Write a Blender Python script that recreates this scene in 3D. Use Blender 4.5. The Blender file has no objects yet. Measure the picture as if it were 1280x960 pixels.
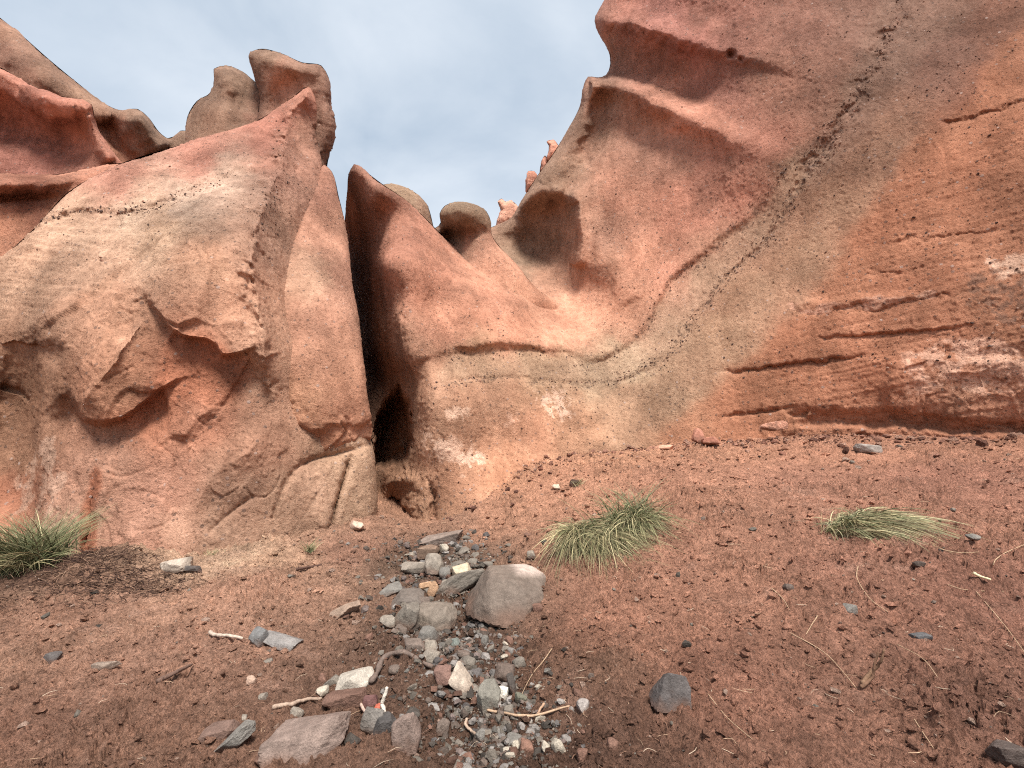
import bpy, math, random
import numpy as np

# ------------------------------------------------------------------ camera, sky, sun, exposure
SC = bpy.context.scene
COL = SC.collection
CAM_H, F, PITCH = 1.5, 586.0, math.radians(8)      # eye height (m), focal length for a 1280 px wide frame, tilt up

cam = bpy.data.objects.new('camera', bpy.data.cameras.new('camera'))
COL.objects.link(cam)
cam.location = (0, 0, CAM_H)
cam.rotation_euler = (math.pi / 2 + PITCH, 0, 0)
cam.data.sensor_width = 36.0
cam.data.lens = F / 1280 * 36.0
cam.data.clip_start, cam.data.clip_end = 0.05, 3000
SC.camera = cam

SUN_EL, SUN_AZ = math.radians(58), math.radians(163)   # azimuth from +Y (view direction), clockwise
W = bpy.data.worlds.new('World'); SC.world = W; W.use_nodes = True
nt = W.node_tree; nt.nodes.clear()
def wn(t, **k):
    n = nt.nodes.new(t)
    for a, v in k.items(): setattr(n, a, v)
    return n
sky = wn('ShaderNodeTexSky', sky_type='NISHITA', sun_disc=False, sun_elevation=SUN_EL, sun_rotation=SUN_AZ)
sky.air_density, sky.dust_density = 1.0, 2.0
skym = wn('ShaderNodeVectorMath', operation='SCALE'); skym.inputs['Scale'].default_value = 0.06
tc = wn('ShaderNodeTexCoord')
mp = wn('ShaderNodeMapping'); mp.inputs['Scale'].default_value = (1.0, 1.0, 1.7)
n1 = wn('ShaderNodeTexNoise'); n1.inputs['Scale'].default_value = 2.1; n1.inputs['Detail'].default_value = 7; n1.inputs['Roughness'].default_value = 0.52
n1.inputs['Distortion'].default_value = 0.35
rp = wn('ShaderNodeValToRGB')
rp.color_ramp.elements[0].position = 0.30; rp.color_ramp.elements[0].color = (0.182, 0.222, 0.268, 1)
rp.color_ramp.elements[1].position = 0.68; rp.color_ramp.elements[1].color = (0.345, 0.368, 0.392, 1)
mx = wn('ShaderNodeMix', data_type='RGBA'); mx.inputs['Factor'].default_value = 0.84
bg = wn('ShaderNodeBackground'); bg.inputs['Strength'].default_value = 1.0
wo = wn('ShaderNodeOutputWorld')
L = nt.links.new
L(sky.outputs[0], skym.inputs[0]); L(tc.outputs['Generated'], mp.inputs[0]); L(mp.outputs[0], n1.inputs['Vector'])
L(n1.outputs[0], rp.inputs[0]); L(skym.outputs[0], mx.inputs['A']); L(rp.outputs[0], mx.inputs['B'])
L(mx.outputs['Result'], bg.inputs[0]); L(bg.outputs[0], wo.inputs[0])

sun = bpy.data.objects.new('sun', bpy.data.lights.new('sun', 'SUN'))
COL.objects.link(sun)
sun.data.energy, sun.data.angle, sun.data.color = 2.4, math.radians(15), (1.0, 0.94, 0.86)
sun.rotation_euler = (math.pi / 2 - SUN_EL, 0, -SUN_AZ + math.pi)
SC.view_settings.view_transform = 'Standard'
SC.view_settings.look = 'None'
SC.view_settings.exposure = 1.5
SC.view_settings.gamma = 1.0
SC.cycles.use_denoising = False
SC.cycles.filter_width = 1.1

rng = np.random.default_rng(7)
random.seed(7)

# ------------------------------------------------------------------ helpers: surveying, noise, mesh building
def ray(px, py):
    """direction through a point of the 1280x960 picture, scaled so that its forward (Y) component is 1"""
    xc = (np.asarray(px, float) - 640) / F; yc = (480 - np.asarray(py, float)) / F
    dy = math.cos(PITCH) - yc * math.sin(PITCH); dz = math.sin(PITCH) + yc * math.cos(PITCH)
    return np.stack([xc / dy, np.ones_like(dy), dz / dy], -1)

def at(px, py, Y):
    return ray(px, py) * np.asarray(Y, float)[..., None] + np.array([0, 0, CAM_H])

_P = np.random.default_rng(3).permutation(256).astype(np.int32); _P = np.concatenate([_P, _P, _P])
_G = np.random.default_rng(4).normal(size=(256, 3)); _G /= np.linalg.norm(_G, axis=1)[:, None]; _G = _G.astype(np.float32)
_R = np.random.default_rng(5).random((256, 6)).astype(np.float32)

def perlin(p):
    p = np.asarray(p, np.float32)
    i = np.floor(p).astype(np.int32); f = p - i; i &= 255
    u = f * f * f * (f * (f * 6 - 15) + 10)
    out = 0
    for dx in (0, 1):
        wx = u[:, 0] if dx else 1 - u[:, 0]
        for dy in (0, 1):
            wy = u[:, 1] if dy else 1 - u[:, 1]
            h2 = _P[_P[i[:, 0] + dx] + i[:, 1] + dy]
            for dz in (0, 1):
                wz = u[:, 2] if dz else 1 - u[:, 2]
                g = _G[_P[h2 + ((i[:, 2] + dz) & 255)]]
                d = g[:, 0] * (f[:, 0] - dx) + g[:, 1] * (f[:, 1] - dy) + g[:, 2] * (f[:, 2] - dz)
                out = out + wx * wy * wz * d
    return out * 1.6

def fbm(p, octv=4, gain=0.5, ridged=False, lac=2.03):
    p = np.asarray(p, np.float32); a, s, tot = 1.0, 0, 0
    for k in range(octv):
        n = perlin(p + 17.3 * k)
        s = s + a * ((0.5 - np.abs(n)) * 2 - 0.5 if ridged else n)
        tot += a; a *= gain; p = p * lac
    return s / tot

def chips(p):
    """broken rock: every cell of a jittered lattice is a tilted facet of its own; returns height, distance to the cell edge"""
    p = np.asarray(p, np.float32); i0 = np.floor(p).astype(np.int32)
    best = np.full(len(p), 9e9, np.float32); sec = best.copy(); hb = np.zeros(len(p), np.float32)
    for dx in (-1, 0, 1):
        for dy in (-1, 0, 1):
            for dz in (-1, 0, 1):
                c = i0 + np.array([dx, dy, dz]); cc = c & 255
                h = _P[_P[_P[cc[:, 0]] + cc[:, 1]] + cc[:, 2]]
                r = _R[h]
                v = p - (c + r[:, :3]); d = (v * v).sum(1)
                g = _G[(h * 7 + 3) & 255]
                hh = (v * g).sum(1) * 0.9 + r[:, 3] - 0.5
                m = d < best
                sec = np.where(m, best, np.minimum(sec, d)); best = np.where(m, d, best); hb = np.where(m, hh, hb)
    return hb, np.sqrt(sec) - np.sqrt(best)

def smooth(a, b, x):
    t = np.clip((x - a) / (b - a), 0, 1); return t * t * (3 - 2 * t)

def lin(c):
    c = np.asarray(c, float) / 255.0
    c = np.where(c <= 0.04045, c / 12.92, ((c + 0.055) / 1.055) ** 2.4)
    y = c @ np.array([0.3, 0.6, 0.1])
    t = np.clip(((c.max() - c.min()) / c.max() - 0.55) / 0.33, 0, 1); s = 0.84 - 0.16 * t * t * (3 - 2 * t)
    return y + (c - y) * s

def tps(P, v, reg=1e-3):
    """thin plate spline through scattered samples; returns a function"""
    P = np.asarray(P, float); v = np.asarray(v, float); s = P.std(); c = P.mean(0); Q = (P - c) / s; n = len(P)
    def U(r2): return 0.5 * r2 * np.log(r2 + 1e-12)
    K = U(((Q[:, None] - Q[None]) ** 2).sum(-1)) + reg * np.eye(n)
    A = np.concatenate([np.ones((n, 1)), Q], 1)
    M = np.block([[K, A], [A.T, np.zeros((3, 3))]])
    w = np.linalg.solve(M, np.concatenate([v, np.zeros(3)]))
    def f(X):
        X = (np.asarray(X, float) - c) / s; out = np.empty(len(X))
        for k in range(0, len(X), 60000):
            x = X[k:k + 60000]
            out[k:k + 60000] = U(((x[:, None] - Q[None]) ** 2).sum(-1)) @ w[:n] + w[n] + x @ w[n + 1:]
        return out
    return f

def polydist(X, poly, closed=False):
    """distance from points to a polyline, position along it (0..1), signed side and nearest point"""
    poly = np.asarray(poly, float)
    if closed: poly = np.concatenate([poly, poly[:1]])
    best = np.full(len(X), 1e18); par = np.zeros(len(X)); side = np.zeros(len(X)); near = np.zeros((len(X), 2)); n = len(poly) - 1
    for k in range(n):
        a, b = poly[k], poly[k + 1]; ab = b - a
        t = np.clip(((X - a) @ ab) / (ab @ ab + 1e-12), 0, 1)
        q = a + t[:, None] * ab; d = ((X - q) ** 2).sum(1); m = d < best
        best[m] = d[m]; par[m] = (k + t[m]) / n; near[m] = q[m]
        cr = ab[0] * (X[:, 1] - a[1]) - ab[1] * (X[:, 0] - a[0]); side[m] = np.sign(cr[m])
    return np.sqrt(best), par, side, near

def catmull(pts, seg=6.0, closed=True):
    P = np.asarray([p[:2] for p in pts], float); n = len(P); out = []
    for k in range(n if closed else n - 1):
        p0, p1, p2, p3 = (P[(k - 1) % n] if closed or k else P[0]), P[k], P[(k + 1) % n], (P[(k + 2) % n] if closed or k + 2 < n else P[-1])
        m = max(2, int(np.linalg.norm(p2 - p1) / seg)); t = np.linspace(0, 1, m, endpoint=False)[:, None]
        l1 = np.linalg.norm(p2 - p1)
        def tan(a, b, c):      # finite-difference tangent limited so that long neighbours do not overshoot
            la, lb = np.linalg.norm(b - a) + 1e-9, np.linalg.norm(c - b) + 1e-9
            v = ((b - a) / la * lb + (c - b) / lb * la) / (la + lb)
            return v
        m1, m2 = tan(p0, p1, p2) * l1 * 0.9, tan(p1, p2, p3) * l1 * 0.9
        t2, t3 = t * t, t * t * t
        out.append((2 * t3 - 3 * t2 + 1) * p1 + (t3 - 2 * t2 + t) * m1 + (-2 * t3 + 3 * t2) * p2 + (t3 - t2) * m2)
    if not closed: out.append(P[-1:])
    return np.concatenate(out)

def inside(X, poly):
    r = np.zeros(len(X), bool); x, y = X[:, 0], X[:, 1]; n = len(poly)
    for k in range(n):
        a, b = poly[k], poly[(k + 1) % n]
        if a[1] == b[1]: continue
        m = (a[1] > y) != (b[1] > y)
        r ^= m & (x < (b[0] - a[0]) * (y - a[1]) / (b[1] - a[1]) + a[0])
    return r

def build(name, V, Fq, mat, parent=None, smooth_sh=True, col=None):
    """one mesh object from arrays; Fq is a list of (n,3) / (n,4) index arrays"""
    V = np.asarray(V, np.float32); me = bpy.data.meshes.new(name)
    if not isinstance(Fq, (list, tuple)): Fq = [Fq]
    loops = np.concatenate([f.ravel() for f in Fq]).astype(np.int32)
    tot = np.concatenate([np.full(len(f), f.shape[1]) for f in Fq]).astype(np.int32)
    st = np.concatenate([[0], np.cumsum(tot)[:-1]]).astype(np.int32)
    me.vertices.add(len(V)); me.vertices.foreach_set('co', V.ravel())
    me.loops.add(len(loops)); me.loops.foreach_set('vertex_index', loops)
    me.polygons.add(len(tot)); me.polygons.foreach_set('loop_start', st)
    try: me.polygons.foreach_set('loop_total', tot)
    except Exception: pass
    me.polygons.foreach_set('use_smooth', np.full(len(tot), smooth_sh))
    if col is not None:
        a = me.attributes.new('col', 'FLOAT_COLOR', 'POINT')
        a.data.foreach_set('color', np.concatenate([col, np.ones((len(col), 1))], 1).astype(np.float32).ravel())
    me.update(calc_edges=True); me.validate()
    me.materials.append(mat)
    o = bpy.data.objects.new(name, me); COL.objects.link(o)
    if parent: o.parent = parent
    return o

def tag(o, label=None, cat=None, group=None, kind=None):
    for k, v in (('label', label), ('category', cat), ('group', group), ('kind', kind)):
        if v: o[k] = v
    return o

def empty(name, loc=(0, 0, 0)):
    e = bpy.data.objects.new(name, None); e.location = loc; e.empty_display_size = 0.2; COL.objects.link(e); return e

def vnormals(V, Fs):
    N = np.zeros_like(V)
    for Fq in Fs:
        a = V[Fq[:, 0]]
        n = np.cross(V[Fq[:, 2]] - a, V[Fq[:, -1]] - V[Fq[:, 1]]) if Fq.shape[1] == 4 else np.cross(V[Fq[:, 1]] - a, V[Fq[:, 2]] - a)
        for k in range(Fq.shape[1]):
            for c in range(3): N[:, c] += np.bincount(Fq[:, k], n[:, c], len(V))
    return N / (np.linalg.norm(N, axis=1)[:, None] + 1e-12)

# ------------------------------------------------------------------ materials
def material(name, f):
    m = bpy.data.materials.new(name); m.use_nodes = True; t = m.node_tree; t.nodes.clear()
    out = t.nodes.new('ShaderNodeOutputMaterial'); b = t.nodes.new('ShaderNodeBsdfPrincipled')
    t.links.new(b.outputs[0], out.inputs[0]); b.inputs['Roughness'].default_value = 0.95
    b.inputs['Specular IOR Level'].default_value = 0.15
    def N(ty, inp={}, **k):
        n = t.nodes.new(ty)
        for a, v in k.items(): setattr(n, a, v)
        for a, v in inp.items():
            if isinstance(v, bpy.types.NodeSocket): t.links.new(v, n.inputs[a])
            else: n.inputs[a].default_value = v
        return n
    f(N, b, t.links.new); return m

def ramp(N, fac, stops):
    n = N('ShaderNodeValToRGB', {'Fac': fac}); e = n.color_ramp.elements
    while len(e) < len(stops): e.new(0.5)
    for q, (p, c) in zip(e, stops): q.position = p; q.color = c if len(c) == 4 else (*c, 1)
    return n.outputs[0]

def mixc(N, fac, a, b, mode='MIX'):
    n = N('ShaderNodeMix', {'Factor': fac, 'A': a, 'B': b}, data_type='RGBA', blend_type=mode) if False else N('ShaderNodeMix', data_type='RGBA', blend_type=mode)
    t = n.id_data
    for k, v in ((0, fac), (6, a), (7, b)):
        if isinstance(v, bpy.types.NodeSocket): t.links.new(v, n.inputs[k])
        else: n.inputs[k].default_value = v
    return n.outputs[2]

def g(v): return (v, v, v, 1)

def rock_mat(N, b, link):
    at_ = N('ShaderNodeAttribute', attribute_name='col').outputs['Color']
    co = N('ShaderNodeTexCoord').outputs['Object']
    big = N('ShaderNodeTexNoise', {'Vector': co, 'Scale': 1.3, 'Detail': 6.0, 'Roughness': 0.6}).outputs[0]
    mid = N('ShaderNodeTexNoise', {'Vector': co, 'Scale': 9.0, 'Detail': 8.0, 'Roughness': 0.7}).outputs[0]
    fin = N('ShaderNodeTexNoise', {'Vector': co, 'Scale': 48.0, 'Detail': 5.0, 'Roughness': 0.8}).outputs[0]
    c = mixc(N, 1.0, at_, ramp(N, big, [(0.3, (0.86, 0.83, 0.82)), (0.7, (1.12, 1.14, 1.15))]), 'MULTIPLY')
    c = mixc(N, 1.0, c, ramp(N, mid, [(0.3, (0.80, 0.79, 0.78)), (0.7, (1.2, 1.2, 1.2))]), 'MULTIPLY')
    c = mixc(N, 1.0, c, ramp(N, fin, [(0.3, g(0.72)), (0.7, g(1.3))]), 'MULTIPLY')
    mv = N('ShaderNodeMapping', {'Vector': co, 'Scale': (5.0, 5.0, 0.6)}).outputs[0]
    drip = N('ShaderNodeTexNoise', {'Vector': mv, 'Scale': 1.0, 'Detail': 6.0, 'Roughness': 0.65}).outputs[0]
    c = mixc(N, 1.0, c, ramp(N, drip, [(0.32, (0.80, 0.78, 0.77)), (0.55, g(1.0)), (0.72, (1.10, 1.11, 1.12))]), 'MULTIPLY')
    pit = N('ShaderNodeTexNoise', {'Vector': co, 'Scale': 30.0, 'Detail': 3.0, 'Roughness': 0.6}).outputs[0]
    c = mixc(N, 1.0, c, ramp(N, pit, [(0.32, (0.50, 0.47, 0.45)), (0.43, g(1.0))]), 'MULTIPLY')
    vo = N('ShaderNodeTexVoronoi', {'Vector': co, 'Scale': 13.0, 'Randomness': 1.0})
    r = N('ShaderNodeSeparateColor', {'Color': vo.outputs['Color']})
    rad = N('ShaderNodeMath', {0: r.outputs[0], 1: 0.36}, operation='MULTIPLY').outputs[0]
    on = N('ShaderNodeMath', {0: r.outputs[1], 1: 0.45}, operation='GREATER_THAN').outputs[0]
    dif = N('ShaderNodeMath', {0: rad, 1: vo.outputs['Distance']}, operation='SUBTRACT').outputs[0]
    sp = N('ShaderNodeMapRange', {'Value': dif, 'From Min': 0.0, 'From Max': 0.05}).outputs[0]
    sp = N('ShaderNodeMath', {0: sp, 1: on}, operation='MULTIPLY').outputs[0]
    clast = ramp(N, r.outputs[2], [(0.0, (0.07, 0.055, 0.05)), (0.55, (0.16, 0.10, 0.08)), (0.8, (0.30, 0.22, 0.19)), (1.0, (0.5, 0.4, 0.36))])
    spf = N('ShaderNodeMath', {0: sp, 1: 0.6}, operation='MULTIPLY').outputs[0]
    c = mixc(N, spf, c, clast)
    link(c, b.inputs['Base Color'])
    h1 = N('ShaderNodeMath', {0: mid, 1: 0.085}, operation='MULTIPLY').outputs[0]
    h2 = N('ShaderNodeMath', {0: fin, 1: 0.065}, operation='MULTIPLY').outputs[0]
    h3 = N('ShaderNodeMath', {0: sp, 1: 0.016}, operation='MULTIPLY').outputs[0]
    s = N('ShaderNodeMath', {0: h1, 1: h2}, operation='ADD').outputs[0]
    s = N('ShaderNodeMath', {0: s, 1: h3}, operation='ADD').outputs[0]
    patchy = N('ShaderNodeTexNoise', {'Vector': co, 'Scale': 0.9, 'Detail': 3.0}).outputs[0]
    st = N('ShaderNodeMapRange', {'Value': patchy, 'From Min': 0.35, 'From Max': 0.65, 'To Min': 0.45, 'To Max': 1.0}).outputs[0]
    bp = N('ShaderNodeBump', {'Height': s, 'Strength': st, 'Distance': 1.0})
    link(bp.outputs[0], b.inputs['Normal'])
ROCK = material('weathered_tuff', rock_mat)

def soil_mat(N, b, link):
    at_ = N('ShaderNodeAttribute', attribute_name='col').outputs['Color']
    co = N('ShaderNodeTexCoord').outputs['Object']
    mid = N('ShaderNodeTexNoise', {'Vector': co, 'Scale': 14.0, 'Detail': 8.0, 'Roughness': 0.7}).outputs[0]
    fin = N('ShaderNodeTexNoise', {'Vector': co, 'Scale': 90.0, 'Detail': 4.0, 'Roughness': 0.75}).outputs[0]
    clod = N('ShaderNodeTexNoise', {'Vector': co, 'Scale': 38.0, 'Detail': 6.0, 'Roughness': 0.75}).outputs[0]
    c = mixc(N, 1.0, at_, ramp(N, mid, [(0.3, (0.66, 0.64, 0.63)), (0.7, (1.3, 1.3, 1.3))]), 'MULTIPLY')
    c = mixc(N, 1.0, c, ramp(N, clod, [(0.36, (0.5, 0.48, 0.47)), (0.5, g(1.0)), (0.7, g(1.3))]), 'MULTIPLY')  # hollows between clods darkened in the colour, like shade in them
    c = mixc(N, 1.0, c, ramp(N, fin, [(0.28, g(0.55)), (0.6, g(1.12)), (0.75, g(1.6))]), 'MULTIPLY')
    link(c, b.inputs['Base Color'])
    h1 = N('ShaderNodeMath', {0: clod, 1: 0.075}, operation='MULTIPLY').outputs[0]
    h2 = N('ShaderNodeMath', {0: fin, 1: 0.025}, operation='MULTIPLY').outputs[0]
    s = N('ShaderNodeMath', {0: h1, 1: h2}, operation='ADD').outputs[0]
    link(N('ShaderNodeBump', {'Height': s, 'Strength': 1.0, 'Distance': 1.0}).outputs[0], b.inputs['Normal'])
SOIL = material('red_soil', soil_mat)

def stone_mat(N, b, link):
    at_ = N('ShaderNodeAttribute', attribute_name='col').outputs['Color']
    co = N('ShaderNodeTexCoord').outputs['Object']
    mid = N('ShaderNodeTexNoise', {'Vector': co, 'Scale': 18.0, 'Detail': 8.0, 'Roughness': 0.7}).outputs[0]
    fin = N('ShaderNodeTexNoise', {'Vector': co, 'Scale': 120.0, 'Detail': 3.0, 'Roughness': 0.7}).outputs[0]
    c = mixc(N, 1.0, at_, ramp(N, mid, [(0.3, g(0.7)), (0.7, g(1.3))]), 'MULTIPLY')
    c = mixc(N, 1.0, c, ramp(N, fin, [(0.3, g(0.75)), (0.7, g(1.3))]), 'MULTIPLY')
    link(c, b.inputs['Base Color']); b.inputs['Roughness'].default_value = 0.85
    h1 = N('ShaderNodeMath', {0: mid, 1: 0.02}, operation='MULTIPLY').outputs[0]
    h2 = N('ShaderNodeMath', {0: fin, 1: 0.005}, operation='MULTIPLY').outputs[0]
    s = N('ShaderNodeMath', {0: h1, 1: h2}, operation='ADD').outputs[0]
    link(N('ShaderNodeBump', {'Height': s, 'Strength': 0.8, 'Distance': 1.0}).outputs[0], b.inputs['Normal'])
STONE = material('grey_stone', stone_mat)

def blade_mat(N, b, link):
    link(N('ShaderNodeAttribute', attribute_name='col').outputs['Color'], b.inputs['Base Color'])
    b.inputs['Roughness'].default_value = 0.6; b.inputs['Specular IOR Level'].default_value = 0.3
BLADE = material('grass_blade', blade_mat)

def wood_mat(N, b, link):
    at_ = N('ShaderNodeAttribute', attribute_name='col').outputs['Color']
    co = N('ShaderNodeTexCoord').outputs['Object']
    n = N('ShaderNodeTexNoise', {'Vector': co, 'Scale': 60.0, 'Detail': 5.0, 'Roughness': 0.7}).outputs[0]
    link(mixc(N, 1.0, at_, ramp(N, n, [(0.3, g(0.6)), (0.7, g(1.25))]), 'MULTIPLY'), b.inputs['Base Color'])
    link(N('ShaderNodeBump', {'Height': n, 'Strength': 0.5, 'Distance': 0.01}).outputs[0], b.inputs['Normal'])
WOOD = material('dry_wood', wood_mat)

# ------------------------------------------------------------------ rock masses
LAST = {}
def sheet(poly, step, fine):
    """a quad mesh that fills a closed contour; returns its points, their distance to the contour and the quads"""
    x0, y0 = poly.min(0) - 2 * step; x1, y1 = poly.max(0) + 2 * step
    def axis(a, b, lo, hi):      # fine where the photograph looks, coarser beyond it
        lo, hi = max(a, lo), min(b, hi)
        return np.concatenate([np.arange(a, lo, max(12.0, step)), np.arange(lo, hi, step), np.arange(hi, b, max(12.0, step))])
    xs = axis(x0, x1, -24, 1304); ys = axis(y0, y1, -24, fine); nx, ny = len(xs), len(ys)
    X = np.stack(np.meshgrid(xs, ys), -1).reshape(-1, 2)
    ins = inside(X, poly).reshape(ny, nx)
    used = ins.copy()
    for dy in (-1, 0, 1):
        for dx in (-1, 0, 1): used |= np.roll(np.roll(ins, dy, 0), dx, 1)
    c = (used[:-1, :-1] & used[1:, :-1] & used[:-1, 1:] & used[1:, 1:]) & (ins[:-1, :-1] | ins[1:, :-1] | ins[:-1, 1:] | ins[1:, 1:])
    idx = np.full(ny * nx, -1); uf = used.ravel(); idx[uf] = np.arange(uf.sum())
    Q = X[uf]; inn = ins.ravel()[uf]
    # distance to the contour: coarse everywhere, exact near it
    gs = 10.0; gx = np.arange(x0, x1 + gs, gs); gy = np.arange(y0, y1 + gs, gs)
    gd = polydist(np.stack(np.meshgrid(gx, gy), -1).reshape(-1, 2), poly, True)[0].reshape(len(gy), len(gx))
    u = (Q[:, 0] - x0) / gs; v = (Q[:, 1] - y0) / gs; iu = u.astype(int); iv = v.astype(int); fu, fv = u - iu, v - iv
    iu2, iv2 = np.minimum(iu + 1, len(gx) - 1), np.minimum(iv + 1, len(gy) - 1)
    dist = (gd[iv, iu] * (1 - fu) + gd[iv, iu2] * fu) * (1 - fv) + (gd[iv2, iu] * (1 - fu) + gd[iv2, iu2] * fu) * fv
    near = (dist < 14) | ~inn
    dd, _, _, q = polydist(Q[near], poly, True); dist[near] = dd
    k = np.where(near)[0][~inn[near]]; Q[k] = q[~inn[near]]; dist[k] = 0
    cj, ci = np.where(c); qa = idx[cj * nx + ci]; qb = idx[cj * nx + ci + 1]; qc = idx[(cj + 1) * nx + ci + 1]; qd = idx[(cj + 1) * nx + ci]
    return Q, dist, np.stack([qa, qd, qc, qb], 1)

KALB = np.array([1.10, 1.14, 1.06])
def rock(name, outline, depth, strokes=(), R=18, r=0.4, T=3.0, step=2.0, cols=(), patches=(), zones=(), fb=(0.06, 1.1, 5), micro=0.012, seed=0, parent=None, fine=700, crk=0.0):
    """A closed rock body. `outline` is its outer contour and `depth` survey points (picture x, y, forward metres) of its face;
    strokes carve ridges, cracks and ledges into the face; the body closes behind with thickness T."""
    poly = catmull(outline, 6.0); D = np.asarray(depth, float)
    Q, dist, Fr = sheet(poly, step, fine); x0, y0 = poly.min(0) - 60; x1, y1 = poly.max(0) + 60
    f = tps(D[:, :2], D[:, 2])
    # the spline is smooth: evaluate on a coarse lattice and interpolate
    ge = 6.0; hx = np.arange(x0 - ge, x1 + 3 * ge, ge); hy = np.arange(y0 - ge, y1 + 3 * ge, ge)
    C = f(np.stack(np.meshgrid(hx, hy), -1).reshape(-1, 2)).reshape(len(hy), len(hx))
    def base(Q):
        u = (Q[:, 0] - hx[0]) / ge; v = (Q[:, 1] - hy[0]) / ge; iu = u.astype(int); iv = v.astype(int); fu, fv = u - iu, v - iv
        return (C[iv, iu] * (1 - fu) + C[iv, iu + 1] * fu) * (1 - fv) + (C[iv + 1, iu] * (1 - fu) + C[iv + 1, iu + 1] * fu) * fv
    Y = base(Q)
    # irregular picture of the strokes: wobble their coordinates
    p3 = at(Q[:, 0], Q[:, 1], Y)
    wob = np.stack([fbm(p3 * 1.6 + seed, 4, 0.6), fbm(p3 * 1.6 + seed + 50, 4, 0.6)], -1)
    Qw = Q + wob * 9
    shift = np.zeros(len(Q))
    for s in strokes:
        kind, pts, w, amp = s[:4]; o = s[4] if len(s) > 4 else {}
        pl = catmull(pts, 8.0, kind == 'dent') if len(pts) > 1 else np.array(pts + [(pts[0][0] + .01, pts[0][1])], float)
        rngp = o.get('range', 3 * w)
        lo, hi = pl.min(0) - rngp - 12, pl.max(0) + rngp + 12
        m = np.where(((Q > lo) & (Q < hi)).all(1))[0]
        if not len(m): continue
        P = Q[m] + wob[m] * o.get('wob', 9)
        dd, par, side, _ = polydist(P, pl)
        tp = np.ones(len(m))
        if len(pts) > 1:
            t0, t1 = o.get('t0', 0.15), o.get('t1', 0.15)
            if kind == 'g' and w >= 16: e_ = 2.0 * w / np.linalg.norm(np.diff(pl, axis=0), axis=1).sum(); t0, t1 = min(0.5, max(t0, e_)), min(0.5, max(t1, e_))
            tp = smooth(0, t0, par) * smooth(0, t1, 1 - par)
        if kind == 'cusp': shift[m] -= amp * tp * np.exp(-dd / w) * (1 + 0.6 * wob[m][:, 0])
        elif kind == 'dent':     # a hollow with an outline
            pd = polydist(P, pl, True)[0] * np.where(inside(P, pl), 1, -1); shift[m] -= amp * smooth(-0.3 * w, w, pd)
        elif kind == 'g': shift[m] -= amp * tp * np.exp(-(dd / w) ** 2)
        elif kind == 'blob':
            e = np.asarray(o.get('e', (1, 1))); dv = (P - np.asarray(pts[0])) / (w * e); shift[m] -= amp * np.exp(-(dv ** 2).sum(1) ** o.get('p', 1.0))
        elif kind == 'ledge':      # positive side (right hand of the direction of travel, seen in the picture) stands out, fading over `range`
            sd = dd * side
            shift[m] -= amp * tp * smooth(-w, w, sd) * (1 - smooth(w, rngp, sd)) * (1 - smooth(0.5 * rngp, rngp, dd))
    t = np.clip(dist / R, 0, 1); prof = 1 - np.sqrt(np.clip(1 - (1 - t) ** 2, 0, 1))
    Yf = Y + shift * smooth(0, 10, dist + 3) + r * prof
    V = at(Q[:, 0], Q[:, 1], Yf)
    N = vnormals(V, [Fr]); V0 = at(Q[:, 0], Q[:, 1], Y + r * prof); N0 = vnormals(V0, [Fr])      # N0, V0: the body before carving
    hz = np.zeros(len(Q))
    # relief along the surface normal
    a, wl, oc = fb
    h = a * fbm(V / wl + seed, oc, 0.52)
    h = h + 0.9 * micro * fbm(V * 11 + seed, 3, 0.9)
    h = h - micro * 1.1 * smooth(0.34, 0.55, fbm(V * 12.0 + seed + 9, 2, 0.6)) + micro * 1.2 * smooth(0.34, 0.55, fbm(V * 15.0 + seed + 29, 1))
    if crk:                   # sparse meandering hairline cracks
        cm = np.exp(-(perlin(V * np.array([1.1, 1.1, 0.8]) + seed + 3) / 0.022) ** 2) * smooth(0.0, 0.25, fbm(V * 0.7 + seed + 70, 2))
        cm += 0.6 * np.exp(-(perlin(V * 2.3 + seed + 13) / 0.03) ** 2) * smooth(0.05, 0.3, fbm(V * 0.9 + seed + 170, 2))
        h = h - crk * cm
    for z in zones:           # rougher or layered regions
        kind, zp, ft, amp, sc = z[:5]
        zp = catmull(zp, 10.0); mk = np.zeros(len(Q)); kk = np.where(((Qw > zp.min(0) - ft) & (Qw < zp.max(0) + ft)).all(1))[0]
        mk[kk] = smooth(-ft, ft, polydist(Qw[kk], zp, True)[0] * np.where(inside(Qw[kk], zp), 1, -1))
        j = mk > 0.001; vv = V0[j] + 0.07 * np.stack([fbm(V0[j] * 2.1, 2), fbm(V0[j] * 2.1 + 30, 2), fbm(V0[j] * 2.1 + 60, 2)], -1)
        if kind == 'chip':
            st_ = np.array([1.0, 1.0, 0.7])
            h1, e1 = chips(vv * st_ * sc + seed); h2, e2 = chips(vv * st_ * sc * 2.9 + seed + 5)
            add = amp * h1 * smooth(0, 0.05, e1) + 0.28 * amp * h2 * smooth(0, 0.1, e2) + 0.25 * amp * fbm(V[j] * sc * 2.0, 4, .62)
        elif kind == 'layer':
            tl = z[5]; q = V[j] @ np.array(tl)      # across-bedding coordinate
            s3 = np.stack([V[j][:, 0] * 0.35, V[j][:, 1] * 0.35, q * sc], -1)
            add = amp * fbm(s3 + 0.4 * fbm(V[j], 2)[:, None] + seed, 4, 0.6, True)
        else: add = amp * fbm(V[j] * sc + seed, 4, 0.6, True)
        hz[j] += mk[j] * add
    V = V + N * h[:, None] + N0 * hz[:, None]
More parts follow.
